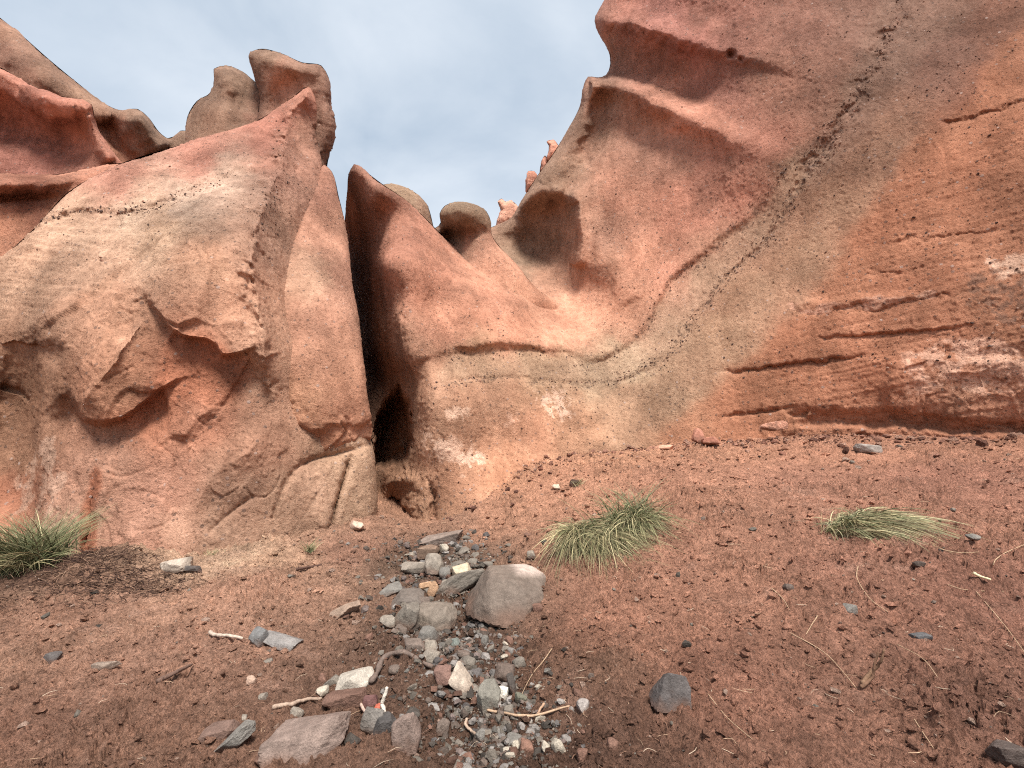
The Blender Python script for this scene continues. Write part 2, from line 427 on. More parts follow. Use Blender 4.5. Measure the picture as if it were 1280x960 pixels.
    # colour
    if len(cols):
        cp = np.array([c_[:2] for c_ in cols], float); cv = np.array([lin(c_[2]) for c_ in cols]) * KALB
        Pc = Q + wob * 26; acc = np.zeros((len(Q), 3)); ws = np.zeros(len(Q))
        for k_ in range(0, len(Pc), 40000):
            w_ = 1.0 / (((Pc[k_:k_ + 40000, None] - cp[None]) ** 2).sum(-1) + 300.0) ** 2.0
            acc[k_:k_ + 40000] = w_ @ cv; ws[k_:k_ + 40000] = w_.sum(1)
        colr = acc / ws[:, None]
    else: colr = np.tile(lin((180, 120, 95)), (len(Q), 1))
    for p_ in patches:
        kind, pts, w, cc, st = p_[:5]; o = p_[5] if len(p_) > 5 else {}
        pl = catmull(pts, 10.0, kind != 'band'); lo, hi = pl.min(0) - 3 * w - 20, pl.max(0) + 3 * w + 20
        kk = np.where(((Q > lo) & (Q < hi)).all(1))[0]; Pp = Q[kk] + wob[kk] * o.get('wob', 14)
        if kind == 'band':
            dd, par, _, _ = polydist(Pp, pl)
            mk = (1 - smooth(w * 0.5, w * 1.2, dd)) * smooth(0, .08, par) * smooth(0, .08, 1 - par)
        else:
            mk = smooth(-w, w, polydist(Pp, pl, True)[0] * np.where(inside(Pp, pl), 1, -1))
        if 'noise' in o:
            sc, th = o['noise']; nn = fbm(V[kk] * sc + 77, 5, 0.62); mk = mk * smooth(th - 0.05, th + 0.08, nn + 0.5 * (mk - 1))
        colr[kk] = colr[kk] * (1 - st * mk[:, None]) + lin(cc) * KALB * (st * mk)[:, None]
    LAST.update(V=V, Q=Q, N=N)
    # the back of the body, a coarser sheet on the same contour
    Qb, db, Fb = sheet(poly, step * 2.2, fine); tb = np.clip(db / (R * 2.5), 0, 1)
    Vb = at(Qb[:, 0], Qb[:, 1], base(Qb) + r * 0.9 + T * np.sqrt(np.clip(1 - (1 - tb) ** 2, 0, 1)))
    cb = np.tile(colr.mean(0), (len(Qb), 1))
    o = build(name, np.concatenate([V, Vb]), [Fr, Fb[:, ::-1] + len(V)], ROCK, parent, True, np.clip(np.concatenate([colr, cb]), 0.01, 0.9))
    return o

# far ridge, folds and knobs on the left
o = rock('grey_ridge', [(-420, -330), (-100, -62), (0, 22), (25, 42), (60, 73), (100, 106), (130, 129), (150, 138), (172, 136), (186, 147), (200, 166), (212, 174), (226, 163), (246, 168), (270, 260), (200, 330), (-420, 330)],
    [(-400, -250, 9), (-400, 250, 9), (0, 40, 12.0), (0, 110, 11.6), (100, 130, 12.2), (60, 100, 11.8), (172, 150, 12.0), (140, 185, 12.2), (150, 250, 11.5), (195, 190, 12.6), (230, 175, 13), (240, 250, 12.5)],
    [('g', [(0, 60), (70, 110), (130, 150)], 16, 0.25), ('g', [(172, 140), (185, 165), (200, 190)], 14, 0.5), ('g', [(130, 150), (150, 185), (165, 215)], 12, -0.5)],
    R=16, r=0.5, T=4, step=2.6, fb=(0.10, 1.3, 5), seed=11,
    cols=[(0, 40, (166, 122, 102)), (0, 70, (140, 100, 86)), (100, 120, (158, 118, 98)), (80, 105, (140, 104, 88)), (170, 145, (142, 110, 94)), (150, 180, (178, 112, 84)), (195, 170, (140, 108, 92)), (-300, -100, (150, 110, 92)), (225, 170, (140, 108, 92))])
tag(o, 'greyish weathered ridge sloping down from the upper left corner of the picture', 'rock ridge')

o = rock('red_fold', [(-420, -40), (-60, 66), (0, 84), (40, 107), (80, 121), (103, 125), (115, 131), (118, 148), (128, 170), (146, 196), (165, 222), (160, 300), (0, 330), (-420, 330)],
    [(-400, 20, 7.5), (-400, 250, 7.8), (0, 90, 9.3), (0, 150, 10.0), (0, 210, 9.6), (60, 125, 9.1), (100, 132, 9.0), (114, 138, 8.9), (60, 170, 9.8), (95, 180, 9.8), (130, 195, 9.3), (150, 215, 9.4), (90, 215, 9.4), (160, 290, 9.2), (0, 320, 9)],
    [('ledge', [(118, 140), (100, 148), (60, 150), (20, 128), (-60, 105)], 7, 0.35, {'range': 60}), ('g', [(-40, 140), (40, 165), (90, 175)], 16, -0.25), ('g', [(112, 140), (122, 170), (140, 200)], 8, 0.25)],
    R=10, r=0.3, T=2.5, step=2.4, fb=(0.09, 0.9, 5), seed=21,
    zones=[('layer', [(-300, 90), (0, 110), (100, 140), (100, 200), (0, 215), (-300, 215)], 14, 0.06, 5.0, (0.1, 0.1, 1.0))],
    cols=[(0, 95, (182, 108, 86)), (60, 125, (178, 104, 84)), (20, 150, (158, 92, 76)), (80, 175, (150, 90, 76)), (20, 205, (166, 100, 86)), (130, 180, (180, 112, 92)), (115, 135, (176, 106, 84)), (-300, 100, (165, 98, 80))])
tag(o, 'red rock fold with a blunt nose, below the grey ridge at the left', 'rock')

o = rock('rolled_ledge', [(-420, 190), (-50, 216), (0, 216), (60, 219), (110, 211), (150, 204), (215, 220), (240, 350), (0, 460), (-420, 460)],
    [(-400, 210, 6.6), (-400, 440, 6.2), (0, 222, 8.3), (0, 300, 8.2), (80, 225, 8.5), (140, 212, 8.8), (100, 250, 8.5), (0, 400, 7.4), (150, 300, 8.4)],
    [('g', [(-300, 232), (0, 229), (60, 230), (110, 224)], 10, 0.28, {'t0': 0.02}), ('g', [(-300, 250), (0, 248), (50, 245), (90, 239)], 6, -0.38, {'t0': 0.02, 't1': 0.25})],
    R=8, r=0.25, T=2.0, step=2.2, fb=(0.05, 0.8, 5), seed=31,
    cols=[(0, 225, (184, 112, 86)), (100, 220, (186, 116, 90)), (40, 247, (150, 84, 62)), (0, 280, (192, 118, 84)), (80, 255, (190, 120, 88)), (-300, 300, (180, 110, 84))])
tag(o, 'low rolled orange ledge tucked between the red fold and the left buttress', 'rock ledge')

o = rock('rounded_outcrop', [(232, 166), (234, 146), (246, 126), (264, 115), (268, 100), (267, 86), (284, 82), (304, 90), (320, 103), (340, 115), (350, 170), (310, 240), (240, 230)],
    [(240, 150, 10.6), (260, 140, 10.2), (290, 100, 10.5), (300, 150, 10.2), (330, 120, 10.8), (250, 200, 10.0), (320, 210, 10)],
    [('g', [(320, 108), (305, 125), (298, 160)], 14, -0.16), ('g', [(264, 116), (280, 124), (296, 128)], 10, -0.06), ('blob', [(282, 100)], 14, 0.2)],
    R=22, r=0.7, T=1.6, step=2.0, fb=(0.045, 0.8, 5), seed=41,
    cols=[(240, 150, (146, 112, 94)), (285, 95, (140, 108, 92)), (290, 130, (128, 98, 84)), (260, 160, (150, 112, 94)), (330, 150, (150, 106, 90))])
tag(o, 'rounded grey-brown double knob behind the crest of the left buttress', 'rock')

# the left buttress: face, cap and split-off slab
but = empty('split_buttress', at(240, 695, 6.0))
def under(o, e):
    bpy.context.view_layer.update(); o.parent = e; o.matrix_parent_inverse = e.matrix_world.inverted(); return o
face = rock('rock_face', [(-420, 420), (-200, 380), (-60, 345), (0, 322), (40, 288), (84, 241), (145, 207), (235, 178), (330, 146), (362, 124), (388, 109), (393, 118), (396, 160), (403, 205), (412, 300), (430, 420), (452, 520), (466, 553), (470, 600), (472, 650), (470, 760), (300, 860), (-420, 860)],
    [(-400, 450, 4.6), (-400, 700, 4.6), (0, 335, 7.0), (0, 400, 6.7), (60, 300, 7.1), (145, 215, 7.9), (235, 185, 8.5), (330, 152, 9.1), (385, 116, 9.4),
     (15, 500, 6.6), (20, 620, 6.5), (60, 420, 6.1), (50, 640, 6.1), (100, 330, 6.7), (130, 390, 6.05), (200, 290, 6.7), (260, 230, 7.5), (310, 190, 8.3), (260, 300, 6.35), (300, 320, 6.45), (245, 390, 5.95), (160, 470, 5.9), (130, 510, 5.85),
     (250, 520, 6.15), (190, 560, 6.05), (110, 690, 5.8), (180, 640, 5.95), (240, 690, 6.05), (245, 640, 6.15), (320, 440, 6.3), (330, 560, 6.38), (348, 330, 7.3), (375, 250, 8.3), (395, 180, 9.5), (345, 400, 6.9), (350, 500, 6.75), (352, 560, 6.65),
     (300, 660, 6.35), (300, 610, 6.3), (400, 570, 7.1), (380, 640, 6.85), (440, 600, 7.4), (466, 560, 7.7), (467, 640, 7.65), (420, 400, 8.2), (400, 300, 8.8), (250, 780, 5.9), (440, 750, 7.4)],
    [('cusp', [(389, 113), (362, 141), (357, 172), (350, 205), (332, 250), (316, 300), (322, 380), (338, 460), (350, 540)], 15, 0.34, {'t0': 0.02, 't1': 0.3, 'wob': 10}),
     ('ledge', [(50, 415), (58, 403), (86, 387), (139, 337), (182, 305), (242, 295), (288, 305), (302, 327), (318, 380)], 8, -0.04, {'range': 90, 'wob': 5, 't0': 0.05, 't1': 0.2}),
     ('ledge', [(185, 365), (192, 381), (213, 412), (224, 420), (252, 424), (267, 429), (276, 443), (306, 440), (325, 430)], 3, -0.24, {'range': 95, 'wob': 6, 't0': 0.15, 't1': 0.12}),
     ('ledge', [(80, 488), (92, 504), (107, 522), (125, 526), (150, 522), (170, 508), (195, 492), (235, 470), (256, 461)], 4, -0.26, {'range': 70, 'wob': 7, 't0': 0.15, 't1': 0.45}),
     ('cusp', [(195, 385), (155, 435), (118, 478), (98, 508)], 16, 0.16, {'wob': 12, 't0': 0.3}),
     ('ledge', [(62, 395), (75, 430), (60, 470), (45, 560), (50, 640), (45, 700)], 10, -0.30, {'range': 90}),
     ('ledge', [(40, 285), (85, 265), (130, 262), (180, 262), (225, 240), (270, 220), (330, 205)], 6, -0.12, {'range': 50}),
     ('ledge', [(60, 300), (160, 285), (230, 255), (290, 232), (330, 225)], 7, 0.10, {'range': 50}),
     ('cusp', [(124, 575), (116, 630), (104, 695)], 4, -0.14, {'wob': 5, 't0': 0.5, 't1': 0.02}),
     ('ledge', [(104, 692), (112, 640), (122, 580)], 5, 0.07, {'range': 30, 'wob': 3}),
     ('cusp', [(228, 705), (238, 660), (248, 630), (265, 598), (310, 562), (345, 530)], 14, 0.06, {'wob': 8, 't0': 0.01}),
     ('cusp', [(258, 668), (290, 640), (318, 622)], 3, -0.05, {'wob': 8}),
     ('cusp', [(358, 600), (372, 584), (400, 572), (440, 562), (472, 552)], 6, -0.14, {'wob': 3, 't1': 0.02}),
     ('cusp', [(440, 566), (428, 605), (411, 662)], 2.6, -0.22, {'wob': 4, 't0': 0.25, 't1': 0.02}),
     ('g', [(340, 650), (356, 612), (366, 590)], 3, -0.05),
     ('blob', [(20, 500)], 45, -0.2, {'e': (0.8, 1.6)}), ('g', [(0, 486), (24, 490), (40, 500)], 3, -0.08)],
    R=14, r=0.35, T=3.0, step=1.6, fb=(0.05, 1.1, 5), micro=0.009, crk=0.018, seed=51,
    zones=[('chip', [(65, 395), (120, 340), (250, 290), (310, 320), (335, 430), (345, 530), (300, 560), (230, 560), (160, 520), (90, 505)], 30, 0.09, 1.0),
           ('chip', [(60, 560), (200, 540), (240, 640), (220, 700), (60, 700)], 25, 0.045, 1.6),
           ('chip', [(300, 250), (385, 130), (400, 200), (345, 340), (345, 540), (318, 420)], 10, 0.03, 2.4),
           ('chip', [(240, 690), (270, 600), (350, 560), (470, 560), (470, 660), (300, 700)], 15, 0.022, 2.6),
           ('layer', [(-60, 345), (90, 245), (300, 180), (300, 260), (150, 330), (0, 400)], 20, 0.035, 5, (0.25, 0.1, 1.0))],
    cols=[(30, 340, (184, 140, 116)), (100, 290, (186, 146, 124)), (150, 225, (184, 118, 98)), (250, 195, (188, 116, 96)), (330, 160, (186, 112, 92)), (375, 125, (184, 114, 92)), (230, 250, (178, 146, 130)), (170, 262, (184, 150, 130)), (280, 225, (180, 146, 130)),
          (100, 330, (178, 136, 114)), (200, 290, (184, 144, 120)), (250, 330, (188, 134, 106)), (270, 380, (186, 128, 100)), (130, 400, (182, 126, 98)), (150, 480, (184, 118, 84)), (250, 440, (182, 104, 68)), (200, 510, (184, 104, 66)), (250, 520, (184, 112, 80)),
          (130, 600, (186, 128, 104)), (200, 620, (188, 126, 102)), (90, 660, (190, 138, 116)), (180, 680, (184, 126, 104)), (225, 670, (192, 138, 114)), (15, 480, (158, 106, 76)), (20, 620, (168, 98, 66)), (15, 560, (152, 104, 78)),
          (300, 620, (162, 120, 100)), (270, 670, (158, 118, 98)), (360, 640, (170, 128, 106)), (320, 560, (168, 116, 92)), (440, 620, (178, 138, 114)), (450, 580, (176, 136, 112)), (400, 620, (174, 132, 110)), (340, 290, (160, 118, 100)), (370, 200, (166, 114, 96)), (330, 400, (176, 126, 102)), (340, 480, (178, 128, 104)), (385, 170, (160, 112, 94)), (-300, 600, (170, 115, 90)), (-300, 450, (170, 115, 90))],
    patches=[('area', [(105, 690), (112, 610), (120, 582), (128, 590), (120, 640), (112, 695)], 4, (176, 92, 50), 0.85, {'wob': 4}),
             ('area', [(215, 425), (270, 424), (300, 440), (320, 470), (300, 500), (230, 500), (165, 525), (110, 520), (170, 500), (200, 460)], 10, (186, 98, 54), 0.6),
             ('band', [(50, 276), (110, 262), (180, 262), (240, 240)], 4, (110, 80, 68), 0.6, {'noise': (9, 0.08)}),
             ('area', [(40, 560), (62, 545), (60, 690), (25, 690)], 8, (200, 160, 142), 0.6, {'noise': (3, 0.0)})])
under(face, but)
SAVED = dict(LAST)
cap = rock('cap', [(312, 66), (324, 61), (350, 66), (378, 78), (402, 82), (411, 97), (413, 130), (419, 160), (413, 186), (409, 208), (412, 262), (370, 280), (330, 220), (320, 160), (324, 120), (317, 92)],
    [(320, 75, 9.9), (350, 90, 9.7), (390, 95, 9.7), (405, 130, 9.7), (408, 190, 9.9), (350, 130, 9.95), (370, 105, 9.75), (380, 180, 9.7), (400, 240, 9.6), (340, 200, 9.8)],
    [('g', [(335, 145), (345, 118), (375, 104)], 12, -0.10), ('g', [(322, 72), (355, 82), (400, 92)], 10, 0.1)],
    R=15, r=0.5, T=1.5, step=1.9, fb=(0.045, 0.8, 5), seed=61,
    zones=[('chip', [(385, 110), (420, 110), (420, 210), (390, 210)], 10, 0.05, 3)],
    cols=[(330, 72, (140, 108, 92)), (380, 90, (146, 108, 92)), (350, 110, (170, 112, 92)), (405, 120, (140, 100, 86)), (408, 170, (136, 98, 84)), (330, 110, (140, 104, 90)), (400, 230, (150, 108, 90))])
under(cap, but)['label'] = 'grey-brown overhanging cap with a beak pointing left'
slab = rock('leaning_slab', [(405, 206), (411, 210), (424, 248), (433, 288), (441, 350), (452, 420), (460, 500), (464, 536), (463, 548), (440, 554), (408, 566), (380, 584), (366, 574), (356, 556), (351, 520), (345, 440), (343, 372), (351, 340), (374, 280), (396, 222)],
    [(407, 214, 9.3), (395, 260, 8.6), (425, 280, 9.0), (365, 330, 7.6), (400, 340, 7.7), (435, 350, 8.2), (352, 420, 7.0), (395, 430, 7.15), (440, 430, 7.65), (356, 510, 6.85), (400, 510, 6.95), (450, 500, 7.45), (370, 565, 7.0), (410, 555, 7.15), (455, 540, 7.6)],
    [('ledge', [(350, 528), (375, 536), (395, 540), (420, 530), (440, 536), (466, 520)], 5, -0.09, {'range': 60, 'wob': 9}), ('g', [(352, 470), (390, 440), (430, 425)], 16, 0.04)],
    R=9, r=0.22, T=7.0, step=1.7, crk=0.015, fb=(0.035, 1.0, 5), micro=0.009, seed=71,
    zones=[('chip', [(350, 500), (400, 515), (462, 505), (462, 560), (400, 580), (355, 580)], 10, 0.05, 3.2)],
    cols=[(410, 225, (170, 112, 92)), (400, 300, (184, 124, 100)), (390, 345, (180, 136, 114)), (400, 400, (184, 126, 102)), (400, 450, (188, 126, 98)), (380, 500, (190, 128, 94)), (430, 510, (186, 122, 92)), (400, 550, (180, 112, 76)), (370, 570, (176, 108, 74)), (435, 350, (176, 118, 96))])
under(slab, but)['label'] = 'tall pale slab split off along a crack'
tag(but, 'big pinkish split buttress at the left, undercut and broken in front, with a beaked cap', 'rock buttress')

# rocks behind the gap in the middle
o = rock('rounded_hump', [(470, 240), (478, 231), (500, 232), (518, 240), (534, 256), (540, 275), (543, 300), (520, 330), (480, 310)],
    [(480, 240, 11.2), (510, 250, 11.0), (535, 280, 11.3), (500, 300, 10.9)], R=16, r=0.6, T=1.3, step=2.2, fb=(0.05, 0.6, 4), seed=81,
    cols=[(500, 240, (160, 128, 106)), (530, 260, (150, 116, 98)), (500, 280, (160, 118, 98))])
tag(o, 'low grey-brown hump peeking over the right shoulder of the pointed fin', 'rock')
o = rock('mushroom_outcrop', [(540, 287), (551, 280), (549, 268), (556, 257), (572, 252), (592, 255), (608, 264), (614, 278), (614, 292), (622, 305), (645, 330), (668, 358), (700, 388), (690, 410), (620, 400), (560, 330)],
    [(556, 270, 10.9), (580, 265, 10.6), (608, 275, 10.8), (575, 295, 11.1), (595, 300, 10.7), (600, 330, 10.5), (630, 335, 10.7), (650, 360, 10.7), (620, 390, 10.2), (670, 375, 10.85), (700, 390, 11.6), (690, 410, 11.4)],
    [('blob', [(582, 270)], 22, 0.35), ('g', [(556, 296), (585, 294), (612, 290)], 7, -0.12), ('blob', [(560, 298)], 12, -0.5)],
    R=13, r=0.5, T=1.2, step=1.7, fb=(0.035, 0.6, 5), micro=0.009, seed=91,
    cols=[(570, 262, (150, 122, 102)), (595, 268, (146, 116, 96)), (580, 285, (128, 100, 86)), (600, 305, (186, 126, 102)), (620, 335, (198, 132, 104)), (650, 365, (196, 130, 100)), (558, 295, (130, 98, 84))])
tag(o, 'round-headed grey knob on a pink stem beside the dark hollow', 'rock')

# the long canyon wall: pointed fin, scoured hollow and the high banded face on the right
wall = rock('banded_canyon_wall',
    [(438, 212), (443, 206), (450, 208), (462, 218), (478, 230), (502, 246), (530, 271), (552, 293), (600, 331), (650, 361), (694, 386), (672, 372), (638, 340), (606, 306), (592, 298), (604, 288), (622, 281), (640, 272), (650, 254), (668, 225), (690, 194), (711, 160), (725, 132), (730, 106), (735, 96), (746, 97), (757, 95), (763, 80), (761, 62), (749, 42), (743, 26), (751, 8), (766, -14), (800, -70), (860, -180), (960, -300), (1200, -430), (1850, -430), (1850, 760), (1280, 740), (900, 720), (640, 760), (545, 790), (470, 790), (425, 780), (418, 600), (422, 420), (426, 330), (430, 285), (434, 245)],
    [(443, 212, 9.9), (438, 250, 12.2), (430, 320, 16.0), (440, 400, 15.5), (452, 500, 14), (464, 600, 11), (440, 700, 10.5), (460, 250, 9.45), (478, 330, 9.0), (492, 400, 8.75), (503, 450, 8.55), (463, 330, 10.9), (472, 420, 11.0), (488, 470, 10.9),
     (520, 500, 8.3), (525, 560, 8.2), (540, 640, 8.1), (520, 700, 7.8), (500, 260, 9.7), (545, 300, 10.1), (540, 380, 8.85), (600, 345, 10.0), (600, 400, 9.1), (560, 430, 8.6), (650, 372, 10.4), (650, 420, 9.45), (692, 395, 10.9), (710, 430, 10.0), (742, 446, 10.1),
     (600, 480, 8.6), (600, 560, 8.35), (650, 520, 8.75), (700, 500, 9.2), (700, 570, 8.85), (745, 490, 9.7), (760, 560, 9.0), (800, 450, 9.7), (800, 520, 9.35),
     (712, 372, 11.9), (680, 350, 12.3), (650, 325, 12.8), (690, 310, 12.8), (670, 280, 12.9), (612, 295, 13.2), (640, 290, 13.2), (655, 258, 12.7), (700, 240, 12.1), (722, 262, 11.7), (735, 330, 11.4), (760, 290, 11.2), (755, 380, 11.0), (780, 400, 10.5), (730, 200, 12.0), (700, 195, 12.4), (720, 160, 12.3),
     (735, 110, 12.1), (765, 150, 11.7), (745, 30, 12.0), (790, 45, 11.1), (790, 85, 11.4), (770, 80, 11.9), (850, 120, 10.6), (900, 60, 9.9), (850, 0, 10.6), (830, 200, 10.8), (880, 180, 10.2), (830, 330, 10.3), (900, 270, 9.7), (880, 400, 9.4), (960, 180, 9.1), (900, 480, 9.0), (900, 550, 8.9),
     (1000, 300, 8.7), (1000, 420, 8.4), (1000, 540, 8.45), (1040, 100, 8.4), (1000, 0, 9.2), (1120, 200, 7.9), (1120, 350, 7.7), (1120, 460, 7.6), (1120, 540, 7.85), (1280, 0, 7.6), (1280, 150, 7.0), (1280, 300, 6.8), (1280, 440, 6.7), (1280, 540, 6.85), (1280, 640, 6.6), (900, 640, 8.6), (1150, 50, 8.1),
     (900, -200, 10.5), (1100, -300, 9.6), (1500, -300, 7.6), (1500, 100, 5.9), (1500, 450, 5.4), (1500, 600, 5.3), (1800, -300, 6.5), (1800, 300, 4.6), (1800, 650, 4.4)],
    [('g', [(441, 212), (462, 252), (478, 320), (492, 390), (506, 450), (520, 500)], 11, 0.18, {'t0': 0.03}),
     ('ledge', [(505, 462), (540, 446), (600, 434), (660, 434), (705, 438), (742, 450), (770, 440), (791, 425), (813, 399), (831, 363), (854, 336), (895, 304), (936, 273), (985, 212)], 6, -0.15, {'range': 70, 'wob': 5, 't0': 0.1, 't1': 0.35}),
     ('g', [(560, 428), (640, 424), (700, 430)], 14, 0.1),
     ('g', [(700, 400), (725, 432), (744, 450), (760, 500)], 22, -0.12),
     ('g', [(540, 480), (620, 472), (700, 478), (777, 476), (822, 454), (854, 418), (881, 381), (908, 347), (954, 304), (985, 260)], 3, -0.05, {'wob': 8}),
     ('dent', [(497, 482), (511, 498), (515, 530), (513, 558), (506, 576), (488, 584), (470, 584), (464, 560), (472, 520), (484, 498)], 10, -2.6, {'wob': 10}),
     ('dent', [(462, 634), (478, 628), (492, 620), (506, 632), (516, 650), (514, 664), (490, 664), (462, 660)], 8, -1.2, {'wob': 10}),
     ('blob', [(495, 600)], 22, 0.5, {'e': (1.0, 0.6)}), ('blob', [(525, 630)], 22, 0.25, {'e': (0.7, 1.2)}),
     ('cusp', [(528, 592), (541, 618), (545, 655)], 2, -0.2, {'wob': 5, 't0': .4, 't1': 0.02}),
     # hollow and the rib at its right
     ('dent', [(600, 318), (622, 297), (645, 286), (656, 266), (674, 248), (700, 242), (716, 252), (723, 274), (722, 300), (712, 324), (692, 345), (672, 362), (640, 350)], 22, -0.28, {'wob': 10}), ('blob', [(692, 262)], 18, -0.35, {'e': (1.5, 0.7), 'wob': 12}), ('g', [(716, 232), (745, 300), (790, 380)], 18, 0.14),
     ('g', [(714, 236), (722, 262), (727, 300), (722, 335)], 8, 0.35, {'wob': 4}),
     ('g', [(640, 272), (656, 250), (680, 238), (708, 238)], 8, 0.22, {'wob': 4}),
     ('g', [(738, 245), (755, 285), (765, 330)], 16, -0.10),
     ('g', [(740, 105), (728, 150), (712, 190), (680, 230)], 15, 0.2), ('g', [(752, 110), (745, 160), (728, 210)], 13, -0.25),
     # wind-cut ribs of the high face
     ('g', [(738, 100), (770, 106), (800, 120), (835, 137), (870, 152), (930, 178), (1000, 212)], 15, 0.46, {'wob': 6, 't0': 0.03, 't1': 0.85}),
     ('ledge', [(990, 190), (930, 162), (870, 134), (840, 119), (800, 103), (765, 98), (738, 97)], 9, -0.20, {'range': 80, 'wob': 4, 't0': 0.8, 't1': 0.05}),
     ('ledge', [(744, 32), (770, 34), (800, 38), (828, 48), (857, 61), (899, 71), (960, 84), (1050, 104)], 8, -0.26, {'range': 80, 'wob': 5, 't0': 0.03, 't1': 0.8}),
     ('g', [(750, 28), (800, 30), (850, 46), (900, 62), (980, 80)], 12, 0.18, {'t0': 0.05, 't1': 0.8}),
     ('g', [(764, 75), (800, 80), (860, 98), (910, 125)], 24, -0.22, {'t1': 0.6}),
     ('g', [(760, 140), (790, 165), (840, 185)], 24, -0.10),
     ('g', [(770, 0), (830, 10), (920, 25)], 18, -0.12), ('blob', [(914, 68)], 5, -0.22, {'wob': 0}), ('blob', [(926, 74)], 3, -0.1, {'wob': 0}),
     ('g', [(860, 150), (930, 200), (1010, 260)], 40, 0.12), ('g', [(800, 250), (860, 260), (920, 240)], 45, -0.12),
     # bedding planes and cracks on the lower right
     ('cusp', [(888, 461), (920, 466), (965, 458), (1020, 452), (1080, 446), (1110, 440)], 1.4, -0.09, {'wob': 12, 't0': .3, 't1': .4}),
     ('ledge', [(905, 466), (965, 458), (1020, 452), (1100, 442)], 4, -0.05, {'range': 60, 'wob': 9, 't0': .4, 't1': .5}),
     ('cusp', [(1000, 422), (1040, 424), (1100, 420), (1160, 412), (1225, 406)], 1.4, -0.07, {'wob': 12, 't0': .4, 't1': .4}),
     ('ledge', [(1000, 424), (1080, 421), (1160, 412), (1235, 404)], 4, -0.045, {'range': 50, 'wob': 9, 't0': .4, 't1': .5}),
     ('cusp', [(895, 524), (930, 520), (965, 512), (1000, 508)], 1.6, -0.10, {'wob': 9, 't0': .3, 't1': .4}),
     ('cusp', [(990, 388), (1080, 382), (1150, 374), (1240, 360)], 1.4, -0.045, {'wob': 20, 't0': .3, 't1': .5}), ('g', [(990, 380), (1080, 374), (1150, 367)], 5, 0.04, {'wob': 9}),
     ('cusp', [(1040, 350), (1120, 340), (1230, 335)], 2, -0.025, {'wob': 22, 't0': .4, 't1': .4}), ('cusp', [(1060, 318), (1150, 300), (1270, 290)], 2, -0.025, {'wob': 24, 't0': .4, 't1': .4}), ('cusp', [(1180, 150), (1240, 140), (1290, 120)], 2, -0.05, {'wob': 14}),
     ('ledge', [(1300, 448), (1200, 450), (1130, 452), (1108, 476), (1112, 520), (1110, 545)], 6, -0.06, {'range': 130, 'wob': 8}),
     ('ledge', [(1300, 548), (1150, 538), (1060, 532), (980, 532)], 4, -0.12, {'range': 30, 'wob': 10}),
     
     ('g', [(1130, 10), (1090, 90), (1040, 165), (990, 250)], 6, -0.05, {'wob': 30})],
    R=15, r=0.5, T=3.5, step=1.55, fb=(0.055, 1.6, 5), micro=0.010, crk=0.012, seed=101,
    zones=[('layer', [(960, 540), (1000, 380), (1080, 290), (1200, 180), (1500, 150), (1500, 560), (1000, 560)], 40, 0.022, 6.5, (-0.12, 0.05, 1.0)),
           ('chip', [(1110, 455), (1300, 445), (1500, 450), (1500, 560), (1110, 550)], 10, 0.035, 2.6),
           ('chip', [(960, 525), (1120, 520), (1300, 535), (1300, 565), (950, 560)], 10, 0.05, 4.0),
           ('ridge', [(800, -60), (1100, -100), (1130, 60), (1050, 150), (960, 140), (850, 90)], 40, 0.02, 6.0),
           ('chip', [(490, 580), (530, 590), (545, 650), (470, 660)], 8, 0.04, 3.2)],
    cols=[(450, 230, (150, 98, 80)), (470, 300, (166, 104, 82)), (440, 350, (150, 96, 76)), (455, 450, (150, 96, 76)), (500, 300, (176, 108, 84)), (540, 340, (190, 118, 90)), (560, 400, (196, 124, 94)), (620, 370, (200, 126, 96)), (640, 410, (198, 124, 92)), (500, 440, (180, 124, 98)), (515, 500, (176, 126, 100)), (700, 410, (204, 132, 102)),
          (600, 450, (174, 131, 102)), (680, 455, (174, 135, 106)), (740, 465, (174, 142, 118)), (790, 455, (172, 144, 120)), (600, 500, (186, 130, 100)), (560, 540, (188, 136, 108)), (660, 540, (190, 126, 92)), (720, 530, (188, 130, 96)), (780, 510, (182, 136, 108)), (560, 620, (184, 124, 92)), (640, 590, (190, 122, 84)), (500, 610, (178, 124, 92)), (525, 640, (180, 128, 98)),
          (840, 500, (170, 131, 106)), (850, 430, (168, 130, 106)), (900, 420, (174, 130, 102)), (880, 350, (166, 124, 100)), (930, 370, (172, 124, 96)), (960, 290, (160, 118, 96)), (1000, 220, (152, 112, 92)), (1000, 320, (168, 118, 90)), (1040, 250, (160, 114, 90)), (1070, 130, (142, 102, 86)), (1100, 180, (150, 108, 88)), (1120, 40, (128, 92, 80)), (1080, 40, (130, 92, 80)), (1180, 60, (124, 86, 74)), (850, 540, (192, 130, 94)),
          (780, 400, (208, 138, 106)), (800, 330, (202, 130, 100)), (850, 350, (198, 122, 94)), (780, 250, (192, 124, 98)), (850, 270, (194, 118, 92)), (920, 240, (184, 112, 88)), (960, 180, (172, 106, 86)), (880, 220, (176, 112, 92)), (830, 125, (198, 128, 104)), (880, 155, (190, 118, 94)), (800, 170, (160, 112, 94)), (850, 190, (164, 112, 94)), (740, 120, (160, 116, 98)), (755, 70, (150, 106, 92)),
